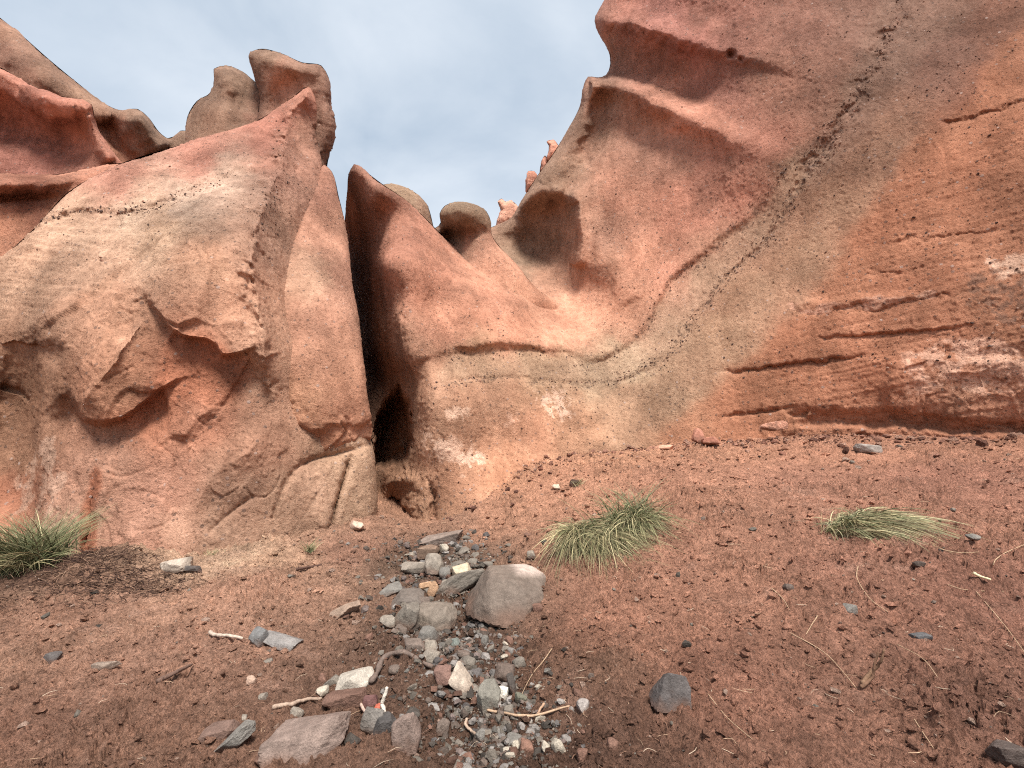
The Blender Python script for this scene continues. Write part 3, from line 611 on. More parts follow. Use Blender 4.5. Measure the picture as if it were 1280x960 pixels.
          (800, 40, (178, 112, 96)), (860, 60, (166, 100, 88)), (830, 85, (148, 100, 88)), (900, 110, (156, 98, 84)), (900, 20, (152, 96, 82)), (1000, 40, (140, 92, 78)), (980, 110, (152, 100, 82)), (1030, 90, (142, 95, 79)), (830, 10, (162, 102, 92)), (720, 150, (140, 106, 90)), (690, 220, (146, 112, 94)), (660, 250, (156, 120, 102)), (700, 260, (150, 110, 92)), (670, 300, (138, 106, 90)), (650, 320, (146, 116, 98)), (690, 350, (176, 122, 98)), (730, 280, (192, 136, 112)), (745, 340, (196, 132, 104)), (755, 290, (170, 118, 98)), (720, 390, (202, 134, 104)),
          (1150, 260, (176, 104, 70)), (1050, 360, (180, 108, 72)), (1100, 300, (176, 104, 68)), (1200, 200, (172, 100, 66)), (1260, 120, (168, 96, 62)), (1260, 40, (132, 84, 66)), (1230, 260, (160, 96, 66)), (1150, 350, (166, 96, 64)), (1240, 370, (146, 96, 72)), (1260, 410, (158, 100, 70)), (1000, 430, (182, 108, 70)), (960, 480, (184, 114, 76)), (1080, 470, (186, 110, 74)), (1050, 510, (188, 116, 82)), (920, 530, (188, 116, 78)), (1200, 480, (196, 136, 112)), (1260, 500, (188, 124, 98)), (1150, 510, (190, 124, 98)), (1100, 540, (160, 96, 68)), (1200, 545, (158, 94, 66)), (1200, 430, (180, 106, 72)), (1500, 300, (168, 102, 70)), (1500, 0, (150, 94, 76)), (1000, -200, (140, 92, 80))],  # colours towards the upper right lowered: the weaker light there is painted in
    patches=[('area', [(825, 548), (895, 485), (954, 431), (1013, 368), (1062, 300), (1092, 250), (1145, 182), (1200, 140), (1235, 80), (1300, 10), (1500, -20), (1500, 565), (900, 565)], 9, (180, 106, 66), 0.6, {'wob': 16}),
             ('area', [(1000, 300), (1050, 250), (1100, 220), (1080, 270), (1040, 330), (1000, 390), (940, 440), (890, 480), (830, 530), (790, 540), (840, 480), (900, 410), (950, 350)], 12, (170, 130, 106), 0.45, {'wob': 18}),
             ('area', [(745, 453), (791, 428), (813, 402), (831, 366), (854, 339), (895, 307), (936, 276), (985, 214), (1015, 185), (1040, 190), (1015, 225), (981, 264), (954, 304), (908, 347), (881, 381), (854, 418), (822, 454), (777, 477), (700, 478), (600, 472), (545, 478), (560, 450), (660, 441)], 6, (176, 140, 118), 0.45, {'wob': 16}),
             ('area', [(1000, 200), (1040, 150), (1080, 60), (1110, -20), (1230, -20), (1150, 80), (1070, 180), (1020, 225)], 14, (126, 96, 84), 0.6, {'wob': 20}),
             ('area', [(528, 530), (550, 540), (590, 545), (608, 575), (600, 600), (570, 590), (535, 570)], 18, (228, 186, 166), 0.85, {'noise': (4.5, -0.12)}),
             ('area', [(665, 488), (700, 482), (718, 498), (712, 530), (690, 525), (668, 505)], 12, (226, 184, 164), 0.75, {'noise': (7.0, -0.05)}),
             ('area', [(555, 512), (585, 508), (580, 530), (560, 525)], 6, (230, 186, 164), 0.9, {'noise': (6.0, -0.12)}),
             ('area', [(625, 525), (660, 500), (660, 530), (640, 545)], 8, (216, 166, 144), 0.55, {'noise': (7.0, 0.1)}),
             ('band', [(985, 385), (1060, 380), (1150, 370), (1180, 366)], 7, (206, 150, 128), 0.8, {'noise': (4, -0.1)}),
             ('area', [(1222, 325), (1260, 315), (1300, 318), (1300, 345), (1240, 345)], 12, (214, 172, 152), 0.75, {'noise': (5, -0.08)}),
             ('area', [(1190, 355), (1300, 340), (1300, 400), (1220, 395)], 14, (120, 88, 76), 0.7, {'noise': (6, 0.0)}),
             ('area', [(1120, 455), (1300, 450), (1300, 480), (1180, 490), (1130, 500)], 12, (220, 166, 144), 0.75, {'noise': (4, -0.1)}),
             ('band', [(777, 476), (822, 454), (854, 418), (881, 381), (908, 347), (954, 304), (981, 264), (1030, 190), (1060, 150)], 4, (84, 64, 58), 0.7, {'noise': (11, 0.12)}),
             ('band', [(745, 450), (791, 425), (813, 399), (831, 363), (854, 336), (895, 304), (936, 273), (985, 212), (1045, 150)], 4, (92, 66, 58), 0.65, {'noise': (11, 0.12)}),
             ('band', [(545, 484), (620, 474), (700, 480), (770, 478), (840, 425)], 3.5, (110, 84, 70), 0.6, {'noise': (9, 0.1)}),
             ('band', [(1130, 0), (1100, 80), (1050, 160)], 16, (100, 74, 66), 0.5, {'noise': (4, 0.1)})])
def embed(parent, n, lines, seed, smax=0.021, box=(0, 0, 1280, 700)):
    """little stones set in the rock face, thickest along pebbly beds"""
    r_ = np.random.default_rng(seed); Q, V = LAST['Q'], LAST['V']; m = np.where((Q[:, 0] > box[0]) & (Q[:, 0] < box[2]) & (Q[:, 1] > box[1]) & (Q[:, 1] < box[3]))[0]
    w = 0.12 + 0.7 * smooth(0.05, 0.45, fbm(V[m] * 0.8 + 33, 3))
    for pl, wd, k in lines: w = w + k * np.exp(-(polydist(Q[m] + 8 * np.stack([perlin(V[m] * 3), perlin(V[m] * 3 + 9)], -1), catmull(pl, 12, False))[0] / wd) ** 2)
    i = m[r_.choice(len(m), n, p=w / w.sum())]
    t = (1 + 5 ** 0.5) / 2; B = np.array([(-1, t, 0), (1, t, 0), (-1, -t, 0), (1, -t, 0), (0, -1, t), (0, 1, t), (0, -1, -t), (0, 1, -t), (t, 0, -1), (t, 0, 1), (-t, 0, -1), (-t, 0, 1)]) / 1.9
    Fc = np.array([(0, 11, 5), (0, 5, 1), (0, 1, 7), (0, 7, 10), (0, 10, 11), (1, 5, 9), (5, 11, 4), (11, 10, 2), (10, 7, 6), (7, 1, 8), (3, 9, 4), (3, 4, 2), (3, 2, 6), (3, 6, 8), (3, 8, 9), (4, 9, 5), (2, 4, 11), (6, 2, 10), (8, 6, 7), (9, 8, 1)])
    sz = np.minimum(0.006 * np.exp(r_.exponential(0.5, n)), smax)
    P = B[None] * (1 + r_.uniform(-.4, .4, (n, 12, 1))) * r_.uniform(.6, 1.2, (n, 1, 3)) * sz[:, None, None] + V[i][:, None]
    pal = np.array([lin(c) for c in ((106, 84, 76), (130, 98, 84), (160, 126, 108), (90, 72, 66), (190, 156, 136), (160, 112, 90))])
    cl = np.repeat(pal[r_.choice(6, n, p=[.25, .25, .15, .15, .08, .12])] * r_.uniform(.7, 1.1, n)[:, None], 12, 0)
    o = build('embedded_pebbles', P.reshape(-1, 3), [(Fc[None] + (np.arange(n) * 12)[:, None, None]).reshape(-1, 3)], ROCK, None, False, cl)
    o['kind'] = 'stuff'; return under(o, parent)
embed(wall, 5000, [([(777, 476), (822, 454), (854, 418), (881, 381), (908, 347), (954, 304), (981, 264), (1030, 190), (1090, 90), (1130, 0)], 7, 7), ([(560, 448), (660, 441), (745, 452), (791, 427), (831, 366), (895, 307), (985, 214), (1045, 150)], 7, 4), ([(545, 482), (620, 474), (700, 480), (777, 478)], 4, 8)], 3)
tag(wall, 'long orange canyon wall with a pointed fin, a scoured hollow and a diagonal grey band', 'rock wall')

LAST.update(SAVED)
embed(face, 700, [([(50, 276), (110, 262), (180, 262), (240, 240), (285, 225)], 5, 12), ([(358, 172), (350, 230), (330, 280)], 14, 4)], 4, 0.024, (0, 140, 400, 340))
# small far pinnacles against the sky
for i, (ol, Y, c_, lb) in enumerate([
    ([(622, 300), (621, 275), (626, 262), (622, 252), (627, 248), (632, 253), (639, 251), (646, 256), (652, 268), (656, 300)], 17.0, (224, 158, 134), 'two-pronged pale pink pinnacle behind the foot of the wall crest'),
    ([(658, 240), (658, 222), (660, 214), (668, 214), (673, 222), (678, 240)], 15.5, (206, 132, 108), 'tiny pink pinnacle, lowest of the three on the wall crest'),
    ([(676, 222), (677, 202), (681, 194), (686, 200), (690, 222)], 15.3, (206, 132, 108), 'tiny pink pinnacle, middle of the three on the wall crest'),
    ([(684, 200), (686, 182), (683, 177), (692, 175), (697, 180), (702, 200)], 15.0, (206, 132, 108), 'tiny pink pinnacle, topmost of the three on the wall crest')]):
    ax, ay = np.mean([p[0] for p in ol]), np.mean([p[1] for p in ol])
    o = rock('far_pinnacle', ol, [(ax - 10, ay - 20, Y), (ax + 10, ay - 20, Y), (ax - 10, ay + 20, Y), (ax + 12, ay + 20, Y + .1), (ax, ay, Y - 0.2)], R=6, r=0.2, T=0.5, step=1.1, fb=(0.10, 0.4, 4), seed=200 + i * 9, cols=[(ax, ay, c_)])
    tag(o, lb, 'rock pinnacle', 'pinnacles behind the wall crest')
for o in list(SC.objects):
    if 'label' in o and 'category' in o: o['kind'] = 'thing'

# ------------------------------------------------------------------ ground
GP = [(at(a, b, c)) for a, b, c in [
    (-300, 720, 4.4), (-100, 700, 5.2), (0, 692, 5.9), (110, 694, 5.8), (180, 690, 5.9), (240, 695, 6.05), (330, 674, 6.5), (410, 662, 7.05), (465, 646, 7.6), (500, 652, 8.2), (540, 652, 8.15), (580, 625, 8.35), (620, 600, 8.5), (700, 574, 8.85), (800, 560, 9.05), (900, 552, 8.9), (1000, 548, 8.45), (1120, 546, 7.85), (1280, 548, 6.85), (1500, 555, 5.3),
    (0, 960, 2.45), (300, 960, 2.47), (500, 960, 2.52), (650, 955, 2.56), (900, 960, 2.3), (1280, 960, 2.2), (1600, 960, 2.1), (-300, 960, 2.4),
    (100, 800, 3.95), (100, 740, 4.85), (300, 800, 3.98), (330, 720, 5.2), (-100, 800, 3.9), (420, 760, 4.55), (430, 690, 6.2),
    (540, 850, 3.36), (560, 780, 4.32), (545, 720, 5.45), (530, 675, 7.0), (650, 900, 2.95), (620, 790, 4.1), (480, 900, 2.95), (400, 880, 3.1),
    (700, 740, 4.5), (720, 820, 3.4), (760, 700, 4.9), (820, 640, 5.7), (800, 760, 4.0), (900, 760, 3.7), (900, 660, 5.0), (1000, 760, 3.5), (1100, 660, 4.76), (1280, 800, 3.1), (1280, 660, 4.6), (1000, 860, 2.85), (1200, 600, 6.0), (1000, 600, 6.4), (800, 600, 6.9), (680, 640, 6.9), (620, 680, 6.2), (640, 640, 7.2)]]
GP += [np.array(p, float) for p in [(0, 0, -0.02), (0, -5, -0.3), (-7, 0, 0.0), (-9, 3, 0.25), (7, 0, 0.75), (9, 3, 1.3), (6, -6, 0.3), (-6, -6, -0.2), (0, 12, 0.9), (-8, 11, 1.0), (9, 11, 2.0), (-14, 6, 0.8), (14, 6, 1.9)]]
GP = np.array(GP); _gf = tps(GP[:, :2], GP[:, 2], 2e-3)

def ground_base(x, y):
    """the lie of the land without crumbs, read from a lattice of the survey spline"""
    return _gl(x, y)
_lx = np.linspace(-16, 16, 321); _ly = np.linspace(-16, 16, 321)
_lz = _gf(np.stack(np.meshgrid(_lx, _ly), -1).reshape(-1, 2)).reshape(321, 321)
def _gl(x, y):
    u = np.clip((x + 16) * 10, 0, 319.999); v = np.clip((y + 16) * 10, 0, 319.999); i = u.astype(int); j = v.astype(int); a, b = u - i, v - j
    z = (_lz[j, i] * (1 - a) + _lz[j, i + 1] * a) * (1 - b) + (_lz[j + 1, i] * (1 - a) + _lz[j + 1, i + 1] * a) * b
    rr = np.hypot(x, y); w = 1 - smooth(11, 16, rr)
    return z * w + (1 - w) * (-0.25 + 0.5 * perlin(np.stack([x, y, 0 * x], -1) * 0.03))

def hit_base(px, py, f=None):
    d = ray(px, py); Y = np.linspace(1.2, 13, 2400)
    z = (f or ground_base)(d[0] * Y, Y); k = np.argmax(CAM_H + d[2] * Y < z)
    return np.array([d[0] * Y[k], Y[k], z[k]])

MOUNDS = [(hit_base(570, 780), 0.5, -0.08), (hit_base(600, 870), 0.35, -0.06), (hit_base(560, 730), 0.45, -0.06), (hit_base(140, 716), 0.5, 0.20), (hit_base(70, 730), 0.45, 0.06), (hit_base(520, 855), 0.28, 0.10), (hit_base(440, 945), 0.25, 0.06), (hit_base(745, 870), 0.35, 0.06), (hit_base(715, 665), 0.35, 0.07), (hit_base(795, 640), 0.5, 0.07), (hit_base(1060, 648), 0.4, 0.05),
          (hit_base(90, 905), 0.22, -0.05), (hit_base(700, 905), 0.18, -0.07), (hit_base(820, 905), 0.14, -0.05), (hit_base(590, 760), 0.3, -0.06), (hit_base(520, 700), 0.35, -0.05)]
GUL = np.array([hit_base(*p)[:2] for p in [(530, 680), (560, 720), (555, 770), (560, 820), (600, 880), (640, 950)]])

def ground_low(x, y):
    z = ground_base(x, y)
    for c, s, a in MOUNDS: z = z + a * np.exp(-((x - c[0]) ** 2 + (y - c[1]) ** 2) / s ** 2)
    return z

def ground_z(x, y, fine=True):
    x = np.asarray(x, float); y = np.asarray(y, float); sh = x.shape; x = x.ravel(); y = y.ravel()
    z = ground_base(x, y)
    for c, s, a in MOUNDS: z = z + a * np.exp(-((x - c[0]) ** 2 + (y - c[1]) ** 2) / s ** 2)
    near = np.hypot(x, y) < 14; p = np.stack([x, y, z], -1)
    h = np.zeros(len(x)); q = p[near]
    if len(q):
        hh = 0.06 * fbm(q * 1.1, 3, 0.5) + 0.05 * fbm(q * 3.1 + 7, 4, 0.62, True)
        t = fbm(q * 1.7 + 40, 4, 0.55) * 7 + q[:, 2] * 5; fr = t - np.floor(t)      # crusty little scarps
        act = smooth(-0.05, 0.3, fbm(q * 0.8 + 90, 2))
        hh += 0.05 * fbm(q * np.array([3.2, 0.9, 1.0]) + 51, 3, 0.6, True) * smooth(-0.2, 0.3, fbm(q * 0.6 + 8, 2))
        hh += 0.10 * act * (smooth(0.0, 0.16, fr) - fr)
        if fine:
            g2 = 0.6 + 0.6 * smooth(-0.3, 0.4, fbm(q * 1.3 + 120, 2))
            hh += 0.068 * g2 * fbm(q * 7 + 3, 3, 0.7)
            hh += 0.052 * g2 * fbm(q * 19 + 9, 3, 0.85)
            pit = smooth(0.28, 0.6, fbm(q * 6 + 200, 3, 0.6)); hh -= 0.06 * pit
        h[near] = hh
    return (z + h).reshape(sh)

def hit(px, py): return hit_base(px, py, lambda a, b: ground_z(a, b, False))

SOILC = [(100, 760, (172, 116, 92)), (60, 900, (150, 98, 77)), (200, 820, (174, 119, 96)), (300, 740, (186, 126, 99)), (350, 696, (190, 140, 112)), (290, 700, (200, 156, 130)), (430, 690, (164, 110, 88)), (560, 660, (160, 112, 90)), (620, 640, (190, 124, 92)), (700, 600, (192, 122, 88)), (850, 600, (184, 116, 86)), (1000, 600, (178, 112, 86)), (1200, 600, (170, 105, 82)),
         (900, 700, (178, 112, 84)), (1100, 720, (170, 106, 82)), (1250, 750, (158, 97, 76)), (800, 780, (174, 108, 80)), (900, 850, (160, 98, 74)), (1100, 900, (152, 96, 74)), (1250, 900, (142, 90, 72)), (700, 850, (134, 90, 70)), (560, 800, (116, 84, 70)), (500, 850, (130, 92, 76)), (600, 930, (118, 82, 66)), (400, 900, (134, 92, 74)), (300, 930, (146, 98, 77)), (750, 930, (120, 80, 64)), (540, 700, (120, 92, 78)), (130, 715, (118, 84, 68)), (60, 720, (136, 94, 76)), (150, 870, (158, 106, 84)), (640, 600, (196, 126, 88)), (760, 568, (198, 128, 90)), (900, 562, (190, 120, 86)), (1050, 556, (186, 116, 84)), (1200, 556, (180, 112, 82)), (200, 705, (196, 150, 124))]
_sp = np.array([hit_base(a, b)[:2] for a, b, _ in SOILC]); _sc = np.array([lin(c) * 1.42 * np.array([0.97, 1.04, 0.98]) for _, _, c in SOILC])
def soil_col(P):
    wq = P[:, :2] + 0.25 * np.stack([fbm(P * 2, 3), fbm(P * 2 + 50, 3)], -1)
    acc = 0; ws = 0
    for p, c in zip(_sp, _sc):
        w = 1 / (((wq - p) ** 2).sum(1) / (0.3 + 0.06 * p[1] ** 2) + 0.05) ** 2; acc = acc + w[:, None] * c; ws = ws + w
    c = acc / ws[:, None]
    near = np.hypot(P[:, 0], P[:, 1]) < 9; dg = np.full(len(P), 9.0); dg[near] = polydist(P[near, :2] + 0.12 * np.stack([fbm(P[near] * 3, 3), fbm(P[near] * 3 + 9, 3)], -1), GUL)[0]
    c = c * (1 - 0.38 * np.exp(-(dg / 0.5) ** 2))[:, None]      # damp earth along the channel
    n = fbm(P * 3.3 + 15, 4, 0.6); c = c * (1 + 0.5 * n)[:, None]
    pale = smooth(0.22, 0.5, fbm(P * np.array([1.6, 3.0, 3.0]) + 66, 4, 0.6))[:, None]
    return np.clip(c * (1 - 0.35 * pale) + 0.35 * pale * lin((206, 160, 136)), 0.01, 0.8)

th = np.radians(np.concatenate([np.linspace(-180, -56, 40, endpoint=False), np.linspace(-56, 56, 700, endpoint=False), np.linspace(56, 180, 40, endpoint=False)]))
rr = np.concatenate([np.linspace(0.3, 1.9, 12, endpoint=False), 1.9 * np.exp(np.linspace(0, math.log(12 / 1.9), 470)), 12 * np.exp(np.linspace(0.05, math.log(100), 40))])
TH, RR = np.meshgrid(th, rr); gx, gy = (RR * np.sin(TH)).ravel(), (RR * np.cos(TH)).ravel()
gz = ground_z(gx, gy); GV = np.stack([gx, gy, gz], -1)
nt_, nr_ = len(th), len(rr); a = (np.arange(nr_ - 1)[:, None] * nt_ + np.arange(nt_)[None]); b_ = (np.arange(nr_ - 1)[:, None] * nt_ + (np.arange(nt_)[None] + 1) % nt_)
GF = np.stack([a, b_, b_ + nt_, a + nt_], -1).reshape(-1, 4)[:, ::-1]
GV = np.concatenate([GV, [[0, 0, ground_z(np.array([0.]), np.array([0.]))[0]]]]); cen = len(GV) - 1
GT = np.stack([np.full(nt_, cen), np.arange(nt_), (np.arange(nt_) + 1) % nt_], 1)[:, ::-1]
tag(build('ground', GV, [GF, GT], SOIL, None, True, soil_col(GV)), kind='structure')

# ------------------------------------------------------------------ stones, pebbles, crumbs
def icosphere(n):
    t = (1 + 5 ** 0.5) / 2
    V = [(-1, t, 0), (1, t, 0), (-1, -t, 0), (1, -t, 0), (0, -1, t), (0, 1, t), (0, -1, -t), (0, 1, -t), (t, 0, -1), (t, 0, 1), (-t, 0, -1), (-t, 0, 1)]
    Fc = [(0, 11, 5), (0, 5, 1), (0, 1, 7), (0, 7, 10), (0, 10, 11), (1, 5, 9), (5, 11, 4), (11, 10, 2), (10, 7, 6), (7, 1, 8), (3, 9, 4), (3, 4, 2), (3, 2, 6), (3, 6, 8), (3, 8, 9), (4, 9, 5), (2, 4, 11), (6, 2, 10), (8, 6, 7), (9, 8, 1)]
    V = [np.array(v) / np.linalg.norm(v) for v in V]
    for _ in range(n):
        new, cache = [], {}
        def midp(i, j):
            k = (min(i, j), max(i, j))
            if k not in cache: m = V[i] + V[j]; V.append(m / np.linalg.norm(m)); cache[k] = len(V) - 1
            return cache[k]
        for i, j, k in Fc:
            p, q, r_ = midp(i, j), midp(j, k), midp(k, i); new += [(i, p, r_), (j, q, p), (k, r_, q), (p, q, r_)]
        Fc = new
    return np.array(V), np.array(Fc)
ICO = [icosphere(k) for k in range(5)]

def stone_shape(sub, seed, nf=11, rnd=0.1, noise=0.07, planes=None):
    """a block bounded by random planes, edges worn by rnd"""
    V, Fc = ICO[sub]; r_ = np.random.default_rng(seed)
    n = r_.normal(size=(nf, 3)); n /= np.linalg.norm(n, axis=1)[:, None]
    n = np.concatenate([n, [[0, 0, 1], [0, 0, -1], [1, 0, 0], [-1, 0, 0], [0, 1, 0], [0, -1, 0]] + r_.normal(size=(6, 3)) * 0.16])
    n /= np.linalg.norm(n, axis=1)[:, None]; d = r_.uniform(0.7, 1.0, len(n))
    if planes is not None:
        n = np.array([p[:3] for p in planes], float); n /= np.linalg.norm(n, axis=1)[:, None]; d = np.array([p[3] for p in planes])
    q = np.maximum(V @ n.T, 1e-3) / d; k = 1.0 / max(rnd, 0.02)
    s = (q ** k).sum(1) ** (1 / k); P = V / s[:, None]
    lo, hi = P.min(0), P.max(0); P = (P - (lo + hi) / 2) / ((hi - lo) / 2)
    P = P * (1 + noise * fbm(P * 1.9 + seed, 4, 0.6) + 0.3 * noise * fbm(P * 7 + seed, 2))[:, None]
    return P, Fc

def rot(ax, a):
    c, s = math.cos(a), math.sin(a)
    return np.array({'x': [[1, 0, 0], [0, c, -s], [0, s, c]], 'y': [[c, 0, s], [0, 1, 0], [-s, 0, c]], 'z': [[c, -s, 0], [s, c, 0], [0, 0, 1]]}[ax])

GREY, LIGHT, DARK, PURP, WHITE, TAN, BLUE, BROWN, PINK = (124, 118, 112), (148, 140, 132), (84, 79, 76), (118, 105, 99), (184, 176, 164), (186, 146, 112), (124, 122, 120), (128, 96, 84), (196, 136, 112)
def stone(px, py, w, h, c, label, ang=0, nf=11, rnd=0.1, name='stone', cat='stone', group=None, dep=0.8, sub=3, top=None, planes=None):
    b = hit(px, py + 0.38 * h); Y = b[1] + 0.10 * w * b[1] / F
    p = at(px, py, Y); m = Y / F; p[2] += 0.06 * h * m
    seed = int(px * 7 + py * 13)
    P, Fc = stone_shape(sub, seed, nf, rnd * 0.35, planes=planes); r_ = np.random.default_rng(seed)
    W2, H2 = w * m / 2, h * m / 2
    P = P * np.array([W2, dep * min(W2, 2.2 * H2), H2]) @ rot('x', r_.uniform(-0.25, 0.1)).T @ rot('y', -math.radians(ang)).T
    cl = np.tile(lin(c), (len(P), 1)); n3 = fbm(P / max(W2, .02) * 1.5 + seed, 3, .6)
    cl = cl * (1 + 0.28 * n3)[:, None]
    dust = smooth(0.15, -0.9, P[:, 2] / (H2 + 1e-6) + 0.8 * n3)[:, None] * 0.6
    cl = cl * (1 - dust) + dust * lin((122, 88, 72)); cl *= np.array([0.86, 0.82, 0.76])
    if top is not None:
        k = smooth(0.1, 0.35, P[:, 0] / W2 * 0.75 + P[:, 2] / H2 - 0.75)[:, None]; cl = cl * (1 - k) + k * lin(top)  # upper right lightened in the colour, as if light fell on that face
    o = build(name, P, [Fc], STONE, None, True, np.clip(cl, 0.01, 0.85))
    o.data.set_sharp_from_angle(angle=math.radians(24)); o.location = p
    tag(o, label, cat, group)
    return o

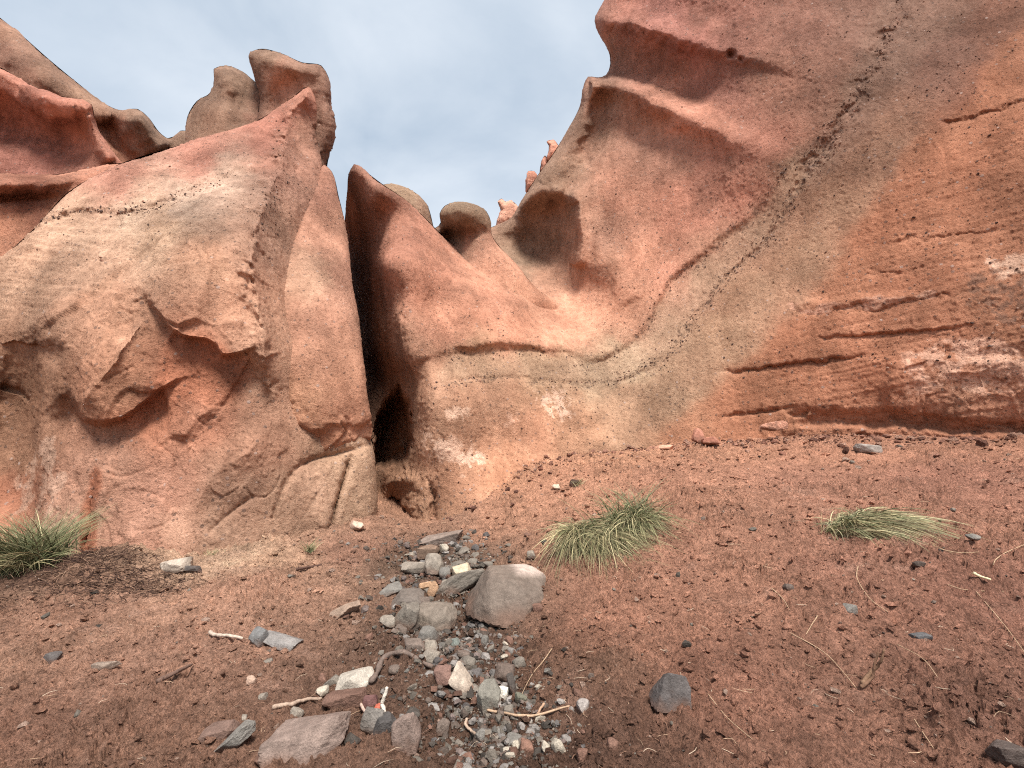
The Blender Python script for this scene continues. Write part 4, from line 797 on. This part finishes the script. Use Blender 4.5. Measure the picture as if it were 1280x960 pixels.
stone(640, 745, 122, 50, (122, 110, 103), 'largest boulder, brown-grey, its upper right face coloured as if lit, beside the gully', 0, 7, 0.11, 'boulder', 'boulder', None, 0.75, 4, (182, 162, 150), [(-0.08, -1, 0.3, .58), (-0.05, -.15, 1, .62), (0.6, -0.35, 0.75, .60), (-0.9, -0.2, 0.4, .78), (-0.55, -0.5, 0.75, .72), (0.95, -0.3, 0.35, .82), (0.55, -.9, .15, .74), (0, 0, -1, 1), (0, 1, 0, .8), (-.7, -.8, .1, .84)])
S = [(578, 729, 60, 24, GREY, 'long grey stone leaning up against the left side of the largest boulder', 30, 9, .1),
     (552, 676, 52, 15, (140, 126, 120), 'flat grey slab at the top of the stony gully, below the slot', 8, 6, .06),
     (536, 692, 26, 18, (134, 112, 98), 'brownish block under the flat slab at the top of the gully', 0, 9, .1),
     (517, 711, 32, 15, LIGHT, 'low pale stone at the left edge of the upper stone heap', 0, 9, .16),
     (543, 707, 24, 26, LIGHT, 'upright pale grey stone in the middle of the upper stone heap', 0, 10, .13),
     (555, 687, 12, 12, WHITE, 'small whitish stone just right of the block under the flat slab', 0, 10, .13),
     (571, 708, 21, 11, GREY, 'small grey stone lying right of the upright pale stone', 10, 10, .13),
     (556, 717, 15, 13, BLUE, 'small bluish stone squeezed between the upright pale stone and a cream one', 0, 10, .13),
     (576, 716, 24, 17, (200, 186, 162), 'cream coloured stone above the long leaning stone', 15, 10, .13),
     (533, 733, 16, 9, TAN, 'small tan stone, left half of a split pair', 10, 10, .13),
     (541, 739, 11, 22, TAN, 'narrow tan stone, right half of a split pair', -25, 10, .13),
     (558, 731, 18, 12, LIGHT, 'small pale stone resting under the low end of the long leaning stone', 20, 10, .13),
     (509, 750, 40, 17, (112, 104, 100), 'dark slaty stone with a flat pointed outline, left of the stone heap', 6, 8, .06),
     (487, 738, 34, 12, BLUE, 'thin blue-grey shard lying apart, left of the stone heap', 8, 7, .06),
     (509, 771, 28, 28, GREY, 'grey oblong stone standing on end below the dark slaty stone', -15, 10, .1),
     (530, 757, 15, 18, PURP, 'small purplish stone between the dark slaty stone and a big ribbed one', 0, 10, .13),
     (544, 773, 50, 29, (130, 120, 112), 'big rough grey stone in the centre of the gully, left of the largest boulder', 8, 11, .1),
     (536, 794, 25, 17, BLUE, 'blue-grey stone just below the big rough grey stone', 0, 10, .13),
     (518, 808, 26, 21, PURP, 'purple-grey wedge of stone at the left of the gully bed', 20, 8, .08),
     (539, 808, 15, 12, LIGHT, 'small pale stone below the blue-grey stone', 0, 10, .13),
     (538, 822, 22, 16, LIGHT, 'pale rounded stone above the arched root', 0, 11, .16),
     (568, 804, 12, 10, (120, 130, 128), 'small greenish grey stone alone in the gully bed', 0, 10, .13),
     (584, 829, 20, 14, GREY, 'grey stone, lower of a small pile at the right of the gully bed', 15, 10, .13),
     (579, 819, 17, 11, PURP, 'purplish stone, upper of a small pile at the right of the gully bed', 0, 10, .13),
     (565, 826, 12, 10, PURP, 'small purplish stone, leftmost of a small pile in the gully bed', 0, 10, .13),
     (485, 779, 18, 15, LIGHT, 'pale lumpy stone left of the grey oblong stone', 0, 10, .16),
     (503, 791, 11, 13, PURP, 'small purplish stone under the grey oblong stone', 0, 10, .13),
     (606, 802, 9, 13, BLUE, 'small upright bluish stone below the largest boulder', 0, 10, .13),
     (672, 762, 12, 12, BROWN, 'small brown stone at the lower right corner of the largest boulder', 0, 10, .16),
     (664, 694, 11, 10, LIGHT, 'small pale stone above the largest boulder', 0, 10, .16),
     (679, 678, 10, 7, (52, 52, 54), 'small black stone left of the drooping grass', 0, 10, .13),
     (590, 702, 14, 8, GREY, 'small grey stone, upper left of the largest boulder', 10, 10, .13),
     (610, 706, 12, 7, GREY, 'flat small grey stone on the edge above the largest boulder', 0, 10, .13),
     (580, 690, 14, 8, GREY, 'small grey stone right of the flat slab end', 20, 10, .1),
     (444, 855, 42, 24, (186, 180, 172), 'smooth pale oval stone left of the arched root', 14, 12, .2),
     (416, 853, 18, 11, GREY, 'small grey stone touching the left end of the pale oval stone', 10, 10, .13),
     (403, 864, 13, 10, WHITE, 'small whitish stone below and left of the pale oval stone', 0, 10, .13),
     (404, 848, 11, 10, BROWN, 'small brown stone, leftmost beside the pale oval stone', 0, 10, .13),
     (434, 875, 48, 19, (118, 90, 80), 'brown stone just below the pale oval stone', 8, 10, .1),
     (461, 880, 19, 17, (118, 84, 84), 'maroon stone beside the upright white twig', 0, 10, .1),
     (472, 884, 7, 7, (214, 88, 50), 'tiny bright orange-red chip beside the upright white twig', 0, 10, .13),
     (466, 902, 24, 32, (128, 124, 122), 'grey half of a split stone under the upright white twig', -20, 8, .06),
     (479, 908, 30, 20, (84, 82, 84), 'dark half of a split stone under the upright white twig', 25, 8, .06),
     (384, 926, 86, 36, (142, 124, 118), 'big flat purple-grey stone with a pale rim at the bottom left of the gully', 14, 7, .06),
     (507, 920, 33, 44, (140, 122, 116), 'flat purple-grey stone standing near the bottom, right of the split stone', 5, 9, .07),
     (516, 894, 17, 12, DARK, 'small dark stone just above the flat purple-grey standing stone', -20, 9, .1),
     (441, 927, 18, 11, DARK, 'small dark stone at the right tip of the big flat bottom stone', -25, 9, .1),
     (554, 910, 15, 17, PURP, 'small purplish stone half sunk in dark soil near the bottom', 0, 10, .13),
     (552, 848, 22, 22, (136, 106, 98), 'purple-brown stone at the right end of the arched root', 0, 10, .1),
     (578, 852, 36, 20, (186, 172, 160), 'pale speckled oblong stone tilted down to the right', -45, 11, .14),
     (610, 876, 27, 38, (128, 126, 120), 'grey streaked stone with a pointed top, in the lower gully', -12, 8, .06),
     (629, 868, 12, 16, (226, 222, 214), 'bright white stone next to a dark finger-like one', 0, 9, .1),
     (640, 860, 9, 28, (84, 78, 76), 'dark finger-like stone standing beside the bright white stone', 12, 9, .1),
     (631, 842, 25, 20, (112, 98, 92), 'round dark stone above the bright white stone', 0, 12, .18),
     (649, 830, 15, 13, GREY, 'small grey stone, upper right of the round dark stone', 20, 10, .13),
     (651, 873, 14, 13, (110, 110, 98), 'small olive-grey stone right of the dark finger-like stone', 0, 10, .13),
     (636, 888, 11, 10, GREY, 'small grey stone above the left half of the long tan stick', 0, 10, .13),
     (729, 883, 15, 15, (160, 154, 154), 'light grey stone alone, just right of the long tan stick', 0, 10, .13),
     (697, 935, 14, 17, WHITE, 'white stone, right one of a pair at the bottom of the picture', 30, 10, .14),
     (682, 936, 12, 11, WHITE, 'white stone, left one of a pair at the bottom of the picture', -30, 10, .14),
     (638, 946, 12, 9, WHITE, 'white pebble, lowest of three left of the red-brown one', 0, 10, .16),
     (645, 933, 9, 10, WHITE, 'white pebble, upper right of three left of the red-brown one', 0, 10, .16),
     (635, 938, 12, 7, WHITE, 'flat white pebble, upper left of three near the bottom', 10, 10, .16),
     (658, 936, 17, 16, (140, 104, 90), 'red-brown stone between white pebbles at the bottom', 0, 10, .13),
     (646, 926, 22, 10, BLUE, 'low bluish stone above the white pebbles at the bottom', 0, 9, .1),
     (600, 920, 11, 13, BLUE, 'small bluish stone below the streaked pointed stone', 0, 10, .16),
     (766, 931, 13, 13, BROWN, 'small brown stone at the bottom, right of the white pair', 0, 10, .13),
     (728, 945, 14, 13, BROWN, 'small brown stone at the bottom, between the white pair and a lone brown one', 0, 10, .13),
     (838, 865, 42, 40, (98, 94, 96), 'dark grey angular stone alone on the right-hand bank', -8, 8, .07),
     (1062, 762, 18, 12, BLUE, 'blue-grey stone on the bank below the windswept grass', 0, 9, .1),
     (1150, 796, 24, 8, (98, 100, 106), 'flat dark bluish stone on the right-hand bank', 0, 8, .1),
     (1262, 945, 44, 24, (96, 86, 84), 'dark stone in the bottom right corner of the picture', 0, 9, .1),
     (1083, 562, 26, 11, (158, 152, 150), 'pale grey shard at the top of the bank by the wall foot', -8, 7, .08),
     (873, 546, 14, 18, (190, 126, 104), 'upright pink lump, left one at the foot of the wall above the bank', -20, 9, .1),
     (887, 552, 22, 11, (176, 112, 90), 'low pink lump, right one at the foot of the wall above the bank', 5, 9, .1),
     (830, 560, 24, 7, (214, 160, 134), 'pale pink flat stone at the foot of the wall, left of the pink lumps', 5, 9, .1),
     (968, 534, 34, 11, (208, 146, 120), 'pale pink rough stone lying against the foot of the right wall', 5, 9, .1),
     (932, 545, 22, 7, (206, 146, 120), 'small pale pink stone at the wall foot, right of the pink lumps', 8, 9, .1),
     (218, 708, 40, 17, (178, 166, 156), 'pale grey stone at the foot of the left buttress', 5, 8, .09),
     (240, 712, 22, 8, (96, 90, 90), 'dark flat stone against the right end of the pale stone at the buttress foot', 0, 8, .09),
     (445, 658, 18, 11, (206, 178, 162), 'small whitish stone at the foot of the slot, beside the split slab', -15, 9, .1),
     (325, 797, 24, 20, (120, 122, 126), 'blue-grey stone on the left flat, right of the white stick', -25, 8, .07),
     (352, 803, 44, 14, (136, 134, 136), 'long blue-grey slab on the left flat, right of the white stick', -10, 7, .06),
     (432, 765, 36, 15, (156, 134, 120), 'flat brownish stone with a pale edge, left of the stone heap', 30, 7, .07),
     (66, 822, 15, 12, (98, 94, 96), 'small dark grey stone on the far left flat', 0, 8, .1),
     (132, 832, 28, 8, (150, 134, 124), 'thin flat grey-brown stone on the left flat', 0, 8, .1),
     (276, 917, 36, 20, (124, 100, 92), 'purplish stone at the bottom left, above a thin diagonal slab', 15, 9, .1),
     (292, 927, 58, 15, (134, 132, 130), 'thin bluish slab lying diagonally at the bottom left', 40, 7, .07),
     (304, 899, 10, 9, LIGHT, 'small pale stone above the thin diagonal slab', 0, 10, .16),
     (289, 907, 14, 9, GREY, 'small grey stone at the upper end of the thin diagonal slab', 0, 10, .16),
     (314, 852, 11, 11, (186, 158, 142), 'small pinkish stone on the left flat below the blue-grey slab', 0, 10, .16),
     (371, 893, 15, 14, LIGHT, 'pale stone under the thick pale stick', 0, 10, .13),
     (328, 872, 10, 9, LIGHT, 'small pale stone left of the thick pale stick', 0, 10, .16),
     (330, 946, 22, 14, BROWN, 'brown stone at the bottom, below the big flat purple-grey one', 30, 9, .13),
     (1217, 672, 14, 7, BLUE, 'small bluish stone right of the windswept grass', 0, 9, .1),
     (1148, 706, 14, 8, (90, 80, 76), 'small dark stone below the tip of the windswept grass', 0, 9, .1),
     (695, 609, 10, 6, (214, 190, 172), 'small whitish stone near the wall foot, left of the tiny dry tuft', 0, 9, .1),
     (718, 604, 12, 8, (80, 64, 56), 'small dark stone under the tiny dry tuft', 0, 9, .1),
     (985, 735, 12, 9, (104, 92, 88), 'small dark stone in the middle of the right-hand bank', 0, 9, .1),
     (492, 838, 14, 10, PURP, 'small purplish stone under the arched root', 0, 9, .1)]
for s in S:
    stone(*s[:6], ang=s[6], nf=s[7], rnd=s[8], sub=4 if s[2] > 40 else 3 if s[2] > 16 else 2)

def scatter(name, n, sampler, size, colf, mat, kind, sub=0, squash=0.7, sink=0.25, seed=1):
    r_ = np.random.default_rng(seed); P = sampler(r_, n); n = len(P)
    base, Fc = ICO[sub]; K = len(base)
    sz = size(r_, n, P)
    jit = 1 + r_.uniform(-0.45, 0.4, (n, K, 1)) * (1.0 if sub == 0 else 0.55); e = r_.uniform(0.6, 1.2, (n, 1, 3)) * np.array([1, 1, squash])
    V = base[None] * jit * e; a = r_.uniform(0, 6.283, n); c, s_ = np.cos(a)[:, None], np.sin(a)[:, None]
    tl = r_.uniform(-0.5, 0.5, n)[:, None]
    x, y, z = V[..., 0], V[..., 1], V[..., 2]; x, z = x * np.cos(tl) - z * np.sin(tl), x * np.sin(tl) + z * np.cos(tl)
    V = np.stack([x * c - y * s_, x * s_ + y * c, z], -1) * sz[:, None, None]
    V = V + P[:, None] + np.stack([0 * sz, 0 * sz, sz * (0.5 - sink)], -1)[:, None]
    Fa = (Fc[None] + (np.arange(n) * K)[:, None, None]).reshape(-1, 3)
    cl = np.repeat(colf(r_, P), K, 0)
    return tag(build(name, V.reshape(-1, 3), [Fa], mat, None, False, np.clip(cl, 0.008, 0.85)), kind=kind)

def front(r_, n):
    """points over the ground in view, about evenly spread as the eye sees them"""
    Y = 2.0 * np.exp(r_.uniform(0, math.log(8.6 / 2.0), n) ** 1.0); X = Y * np.tan(np.radians(r_.uniform(-54, 54, n)))
    X = np.clip(X, -9, 9)
    return X, Y
def crumbs_at(r_, n):
    X, Y = front(r_, n * 2); Z = ground_z(X, Y); P = np.stack([X, Y, Z], -1)
    keep = fbm(P * 1.5 + 300, 3, 0.6) + r_.uniform(-0.45, 0.45, len(P)) > 0.0
    return P[keep]
def crumb_size(r_, n, P): return np.minimum(0.0034 * np.exp(r_.exponential(0.58, n)), 0.026) * (0.6 + 0.16 * P[:, 1])
def crumb_col(r_, P):
    c = soil_col(P) * r_.uniform(0.72, 1.3, len(P))[:, None]; k = (r_.random(len(P)) < 0.05)[:, None]
    return np.where(k, lin((206, 170, 148)) * r_.uniform(.6, 1.1, len(P))[:, None], c)
scatter('soil_crumbs', 25000, crumbs_at, crumb_size, crumb_col, SOIL, 'stuff', seed=5)

def peb_at(r_, n):
    t = r_.uniform(0, len(GUL) - 1.001, n); i = t.astype(int); f = (t - i)[:, None]
    c = GUL[i] * (1 - f) + GUL[i + 1] * f; sp = 0.08 + 0.036 * c[:, 1]
    xy = c + r_.normal(size=(n, 2)) * np.stack([sp * 1.15, sp * 0.7], -1)
    X2, Y2 = front(r_, int(n * 0.06)); xy = np.concatenate([xy, np.stack([X2, Y2], -1)])
    xy = xy[(xy[:, 1] > 1.9)]
    return np.stack([xy[:, 0], xy[:, 1], ground_z(xy[:, 0], xy[:, 1])], -1)
def peb_size(r_, n, P): return np.minimum(0.0045 * np.exp(r_.exponential(0.66, n)), 0.034) * (0.6 + 0.14 * P[:, 1])
PC = np.array([lin(c) for c in (GREY, LIGHT, DARK, PURP, WHITE, BLUE, BROWN, PINK, (160, 110, 90))])
def peb_col(r_, P):
    return PC[r_.choice(len(PC), len(P), p=[.24, .06, .22, .2, .015, .065, .2, .0, .0])] * r_.uniform(0.4, 0.85, len(P))[:, None] * np.array([1.06, 1.0, 0.92])
scatter('gravel', 7800, peb_at, peb_size, peb_col, STONE, 'stuff', sub=0, seed=6, sink=0.45)

def foot_at(r_, n):
    c = np.array([at(*p)[:2] for p in [(560, 640, 8.1), (620, 600, 8.4), (700, 574, 8.75), (800, 560, 8.9), (900, 552, 8.75), (1000, 548, 8.3), (1120, 546, 7.7), (1290, 548, 6.7)]])
    t = r_.uniform(0, 6.999, n); i = t.astype(int); f = (t - i)[:, None]; xy = c[i] * (1 - f) + c[i + 1] * f
    xy[:, 1] -= r_.exponential(0.28, n) - 0.1; xy[:, 0] += r_.normal(size=n) * 0.1
    return np.stack([xy[:, 0], xy[:, 1], ground_z(xy[:, 0], xy[:, 1])], -1)
def foot_col(r_, P): return np.array([lin(c) for c in ((196, 134, 106), (176, 112, 84), (206, 156, 130), (140, 92, 74))])[r_.integers(4, size=len(P))] * r_.uniform(.75, 1.1, len(P))[:, None]
scatter('gully_rubble', 420, lambda r_, n: peb_at(r_, n)[:n], lambda r_, n, P: r_.uniform(0.016, 0.042, n) * (0.6 + 0.12 * P[:, 1]),
        lambda r_, P: np.array([lin(c) for c in ((120, 114, 110), (138, 130, 124), (96, 90, 88), (120, 104, 98), (150, 142, 136))])[r_.integers(5, size=len(P))] * r_.uniform(.6, .95, len(P))[:, None], STONE, 'stuff', sub=1, seed=16, sink=0.5)
scatter('wall_debris', 1500, foot_at, lambda r_, n, P: np.minimum(0.010 * np.exp(r_.exponential(0.6, n)), 0.07), foot_col, SOIL, 'stuff', seed=15)

# ------------------------------------------------------------------ sticks, roots, straw
def tube_arrays(C, rad, sides=6, col=(0.3, 0.2, 0.15)):
    C = np.asarray(C, float); n = len(C); T = np.gradient(C, axis=0); T /= np.linalg.norm(T, axis=1)[:, None] + 1e-9
    up = np.array([0.13, 0.21, 0.97]); A = np.cross(T, up); A /= np.linalg.norm(A, axis=1)[:, None] + 1e-9; B = np.cross(T, A)
    a = np.arange(sides) * 2 * math.pi / sides
    V = C[:, None] + (A[:, None] * np.cos(a)[None, :, None] + B[:, None] * np.sin(a)[None, :, None]) * np.asarray(rad)[:, None, None]
    V = V.reshape(-1, 3); i = np.arange(n - 1)[:, None] * sides; j = np.arange(sides)[None]; j2 = (j + 1) % sides
    Fq = np.stack([i + j, i + j2, i + sides + j2, i + sides + j], -1).reshape(-1, 4)
    return V, Fq

def curve3(pts, n):
    P = np.asarray(pts, float); t = np.linspace(0, len(P) - 1, n); i = np.minimum(t.astype(int), len(P) - 2); f = (t - i)[:, None]
    p0, p1, p2, p3 = P[np.maximum(i - 1, 0)], P[i], P[i + 1], P[np.minimum(i + 2, len(P) - 1)]
    return 0.5 * (2 * p1 + (p2 - p0) * f + (2 * p0 - 5 * p1 + 4 * p2 - p3) * f ** 2 + (3 * p1 - p0 - 3 * p2 + p3) * f ** 3)

def stick(name, pts, r0, r1, c, label, cat, lift=(0, 0), n=26, knots=0.15, group=None):
    W3 = []
    for k, p in enumerate(pts):
        b = hit(*p[:2]); up = p[2] if len(p) > 2 else 0.0
        q = at(p[0], p[1], b[1]) if not up else at(p[0], p[1], hit(p[0], p[1] + up)[1])
        q[2] += r0 * b[1] / F * 0.8 + 0.022; W3.append(q)
    C = curve3(W3, n); m = np.mean([q[1] for q in W3]) / F; t = np.linspace(0, 1, n)
    seed = int(pts[0][0]); nz = fbm(np.stack([t * 9 + seed, t * 0, t * 0], -1), 3, .6)
    C = C + np.stack([fbm(np.stack([t * 6 + seed + k * 9, t * 0 + .5, t * 0], -1), 2) for k in range(3)], -1) * r0 * m * 0.5
    rad = (r0 + (r1 - r0) * t) * m * (1 + knots * 1.2 * nz); rad[0] *= 0.6; rad[-1] *= 0.5
    V, Fq = tube_arrays(C, rad); caps = [np.arange(6)[None, ::-1], (np.arange(6) + len(V) - 6)[None]]
    cl = np.tile(lin(c), (len(V), 1)) * (1 + 0.3 * np.repeat(nz, 6))[:, None]
    return tag(build(name, V, [Fq] + caps, WOOD, None, True, np.clip(cl, .01, .85)), label, cat, group)

stick('stick', [(261, 796), (268, 799), (285, 800), (303, 804)], 2.4, 1.6, (186, 166, 148), 'bleached bone-like stick lying on the left flat', 'stick', knots=0.35)
stick('stick', [(196, 860), (208, 853), (222, 846), (240, 838)], 3.0, 1.6, (112, 86, 74), 'thin dark stick lying diagonally on the left flat', 'stick')
stick('stick', [(340, 892), (360, 888), (380, 883), (402, 880)], 2.8, 1.6, (170, 144, 124), 'thick pale stick left of the gully, above the big flat stone', 'stick', knots=0.3)
stick('twig', [(480, 899), (478, 888, 8), (480, 878, 18), (484, 866, 30)], 2.6, 1.9, (214, 202, 186), 'upright white twig leaning on the split stone', 'twig')
stick('twig', [(452, 882), (452, 890), (459, 900)], 2.0, 1.5, (196, 164, 146), 'short curved pale twig left of the split stone', 'twig')
stick('stick', [(608, 893), (622, 897), (645, 901), (668, 901), (690, 896), (712, 889)], 1.7, 1.1, (184, 150, 118), 'long thin tan stick lying across the lower gully', 'stick')
stick('twig', [(680, 886), (675, 893), (672, 899)], 1.5, 1.2, (176, 136, 104), 'short tan twig crossing the long tan stick', 'twig')
stick('twig', [(583, 905), (582, 913), (590, 921), (596, 926)], 1.8, 1.4, (176, 150, 128), 'crooked pale twig below the streaked pointed stone', 'twig')
stick('root', [(463, 862), (471, 848), (478, 832), (494, 824), (512, 827), (530, 836), (548, 843)], 4.0, 2.2, (116, 98, 88), 'arched grey root hugging a soil hump in the gully', 'root', knots=0.7)
stick('stem', [(1078, 864), (1086, 852, 10), (1096, 842, 20), (1103, 832, 32), (1106, 818, 46)], 2.8, 1.0, (132, 96, 66), 'taller dead brown stem curving up from the right-hand bank', 'dead stem')
stick('stem', [(1076, 866), (1090, 856, 6), (1094, 838, 24), (1099, 822, 40)], 2.2, 1.0, (118, 82, 56), 'shorter dead brown stem curving up from the right-hand bank', 'dead stem')
stick('twig', [(370, 716), (385, 713), (402, 710)], 1.6, 1.2, (92, 66, 56), 'dark twig lying below the small dry sprout', 'twig')
for pts, lb in [([(1242, 711), (1246, 703), (1259, 694), (1290, 681)], 'bowed pale straw at the right edge of the picture'), ([(988, 796), (1032, 822), (1071, 866)], 'long pale straw pointing at the dead brown stems'),
            ([(885, 873), (909, 903), (942, 932)], 'pale straw lying right of the dark angular stone'), ([(1073, 711), (1072, 728), (1089, 754), (1111, 770)], 'hooked straw below the windswept grass'),
            ([(1220, 743), (1255, 785), (1285, 826)], 'long straw running to the right edge of the picture'), ([(1122, 811), (1154, 829), (1173, 853)], 'bowed straw right of the dead brown stems'),
            ([(1143, 905), (1156, 925), (1168, 943)], 'short straw near the bottom right'), ([(964, 739), (978, 752), (988, 768)], 'short straw in the middle of the right-hand bank'),
            ([(1023, 774), (1015, 786), (1008, 798)], 'short straw slanting the other way, mid right-hand bank'), ([(1185, 735), (1210, 742), (1262, 744)], 'level straw right of the windswept grass tips'),
            ([(1175, 690), (1200, 695), (1225, 694)], 'straw continuing from the tips of the windswept grass'), ([(690, 815), (680, 830), (664, 850), (650, 878)], 'long straw lying down the right side of the gully')]:
    stick('straw', pts, 0.6, 0.35, (178, 146, 112), lb, 'straw', n=18)
stick('straw', [(1216, 721), (1226, 726), (1239, 730)], 1.9, 1.2, (226, 206, 160), 'thick short pale straw right of the windswept grass', 'straw')

def fibres(name, n, sampler, lenr, rad, cols, seed, lift=0.4):
    r_ = np.random.default_rng(seed); P = sampler(r_, n); Vs, Fs, Cs = [], [], []; off = 0
    for k, p in enumerate(P):
        L_ = r_.uniform(*lenr); a = r_.uniform(0, 6.283); b = a + r_.normal() * 0.9; el = r_.uniform(-0.05, lift)
        p1 = p + L_ * 0.5 * np.array([math.cos(a), math.sin(a), el]); p2 = p1 + L_ * 0.5 * np.array([math.cos(b), math.sin(b), r_.uniform(-lift, 0.1)])
        C = curve3([p, p1, p2], 5); C[:, 2] += 0.006
        V, Fq = tube_arrays(C, np.array([.8, 1, 1, .8, .4]) * r_.uniform(*rad) * (0.6 + 0.13 * p[1]), 3)
        Vs.append(V); Fs.append(Fq + off); off += len(V); Cs.append(np.tile(lin(cols[r_.integers(len(cols))]) * r_.uniform(.7, 1.2), (len(V), 1)))
    return tag(build(name, np.concatenate(Vs), [np.concatenate(Fs)], WOOD, None, True, np.clip(np.concatenate(Cs), .01, .8)), kind='stuff')
def litter_at(r_, n):
    c = [hit(130, 716), hit(180, 730), hit(90, 712), hit(60, 722)]; k = r_.choice(4, n, p=[.4, .25, .2, .15])
    xy = np.array([q[:2] for q in c])[k] + r_.normal(size=(n, 2)) * np.array([0.30, 0.22])
    return np.stack([xy[:, 0], xy[:, 1], ground_z(xy[:, 0], xy[:, 1])], -1)
fibres('root_litter', 1100, litter_at, (0.05, 0.17), (0.0018, 0.0034), [(86, 62, 52), (110, 80, 64), (70, 50, 44), (150, 116, 92)], 8, 0.7)
def anywhere(r_, n):
    X, Y = front(r_, n); return np.stack([X, Y, ground_z(X, Y)], -1)
fibres('plant_litter', 1500, anywhere, (0.02, 0.11), (0.0011, 0.0022), [(196, 160, 126), (120, 86, 68), (90, 66, 54), (210, 184, 156), (150, 108, 82)], 9, 0.25)

# ------------------------------------------------------------------ grass
GREENS = [(62, 80, 30), (80, 96, 40), (52, 66, 26), (94, 108, 50)]
STRAWS = [(170, 158, 108), (150, 136, 92), (190, 176, 128), (120, 100, 66)]
def tussock(name, label, roots, n, length, lean, spread, droop, wid, green=0.5, seed=1, upright=0.0, cat='grass clump'):
    """roots: picture points (x, y) along the crown of the plant; lean: world direction the blades fall towards"""
    r_ = np.random.default_rng(seed); R3 = np.array([hit(*p) for p in roots]); lean = np.asarray(lean, float)
    e = empty(name, R3.mean(0)); sets = {'green_blades': [[], [], []], 'dry_blades': [[], [], []]}
    S_ = 7; s = np.linspace(0, 1, S_)
    for k in range(n):
        t = r_.uniform(0, len(R3) - 1) if len(R3) > 1 else 0; i = min(int(t), max(len(R3) - 2, 0)); f = t - i
        p = R3[i] * (1 - f) + R3[min(i + 1, len(R3) - 1)] * f
        p = p + np.array([r_.normal() * spread, r_.normal() * spread * 0.8, 0]); p[2] = float(ground_low(np.array([p[0]]), np.array([p[1]]))[0]) - 0.01
        L_ = length * r_.uniform(0.55, 1.1); core = r_.random() < upright; L_ *= 1.3 if core else 1.0
        stray = 1.0 if r_.random() < 0.88 else 1.6
        az = r_.uniform(0, 6.283); rad = np.array([math.cos(az), math.sin(az), 0]) * (0.22 * stray if not core else 0.25)
        ln = lean * r_.uniform(0.25, 1.3) / stray * (0.35 if core else 1); d0 = rad + ln * 0.45 + np.array([0, 0, 1.0]); d0 /= np.linalg.norm(d0)
        dr = droop * r_.uniform(0.6, 1.3) * (0.35 if core else 1)
        out = rad * 2.2 + ln + r_.normal(size=3) * 0.22; out[2] = 0
        C = p + L_ * (d0 * s[:, None] + out * 0.75 * (s ** 1.7)[:, None] + np.array([0, 0, -1.0]) * dr * (s ** 2.2)[:, None])
        gzv = ground_low(C[:, 0], C[:, 1]) + 0.012 + 0.03 * r_.random() * s; C[:, 2] = np.maximum(C[:, 2], gzv)
        T = np.gradient(C, axis=0); sd = np.cross(T, np.array([r_.normal() * .4, -1, r_.normal() * .4 + .3])); sd /= np.linalg.norm(sd, axis=1)[:, None] + 1e-9
        w = wid * r_.uniform(.5, 1.6) * np.array([.8, 1, 1, .9, .75, .5, .12])
        V = np.stack([C - sd * w[:, None] / 2, C + sd * w[:, None] / 2], 1).reshape(-1, 3)
        q = np.arange(S_ - 1)[:, None] * 2 + np.array([[0, 1, 3, 2]])
        isg = r_.random() < (green if not core else 0.9); b = sets['green_blades' if isg else 'dry_blades']
        c0 = lin((GREENS if isg else STRAWS)[r_.integers(4)]) * r_.uniform(.7, 1.15); c1 = c0 * (1 - .5) + .5 * lin((204, 190, 140)) if isg else c0
        cb = (0.45 + 0.55 * smooth(0, 0.45, s))[:, None]; cc = cb * c0 * (1 - s[:, None] ** 2 * 0.7) + c1 * (s[:, None] ** 2 * 0.7)  # root end darkened: shade inside the clump and dead bases, put into the colour
        off = sum(len(v) for v in b[0]); b[0].append(V - R3.mean(0)); b[1].append(q + off); b[2].append(np.repeat(cc, 2, 0))
    for nm, (V, Q, Cc) in sets.items():
        if V: build(nm, np.concatenate(V), [np.concatenate(Q)], BLADE, e, True, np.clip(np.concatenate(Cc), .01, .8))
    return tag(e, label, cat)
tussock('grass_tussock', 'green tussock with pale drooping skirt at the left edge, in front of the buttress', [(14, 712), (58, 706)], 1500, 0.56, (0.0, -0.25, 0), 0.10, 0.62, 0.006, 0.45, 1, 0.5)
tussock('grass_tussock', 'narrow drooping grass clump just right of the largest boulder', [(712, 684), (724, 674)], 1000, 0.60, (0.16, -0.78, 0), 0.045, 0.95, 0.006, 0.42, 2)
tussock('grass_tussock', 'short drooping grass clump between the narrow clump and the big one', [(742, 690), (760, 676)], 800, 0.52, (0.22, -0.75, 0), 0.06, 1.0, 0.006, 0.38, 3)
tussock('grass_tussock', 'widest drooping grass clump, upper right of the three by the boulder', [(762, 668), (782, 660), (800, 650)], 1500, 0.48, (0.16, -0.55, 0), 0.08, 0.85, 0.006, 0.6, 4, 0.12)
tussock('grass_tussock', 'windswept grass clump combed flat to the right, high on the bank', [(1050, 668), (1066, 663), (1084, 658), (1096, 654)], 1900, 0.40, (0.66, -0.45, 0), 0.07, 0.85, 0.006, 0.45, 5)
tussock('dry_sprout', 'small dark green sprout on the flat in front of the split slab', [(386, 692)], 60, 0.16, (0.05, -0.05, 0), 0.025, 0.2, 0.005, 0.6, 6, 0.3, 'sprout')
tussock('dry_tuft', 'tiny dry tuft near the wall foot, above the drooping grass', [(722, 606)], 60, 0.14, (0.1, -0.1, 0), 0.04, 0.5, 0.006, 0.3, 7, 0.0, 'grass tuft')
tussock('dry_tuft', 'tiny dry tuft beside the pale stone at the buttress foot', [(270, 692), (262, 694)], 40, 0.13, (0.1, -0.1, 0), 0.04, 0.3, 0.004, 0.1, 8, 0.0, 'grass tuft')

for o in SC.objects:
    if 'label' in o and 'category' in o: o['kind'] = 'thing'
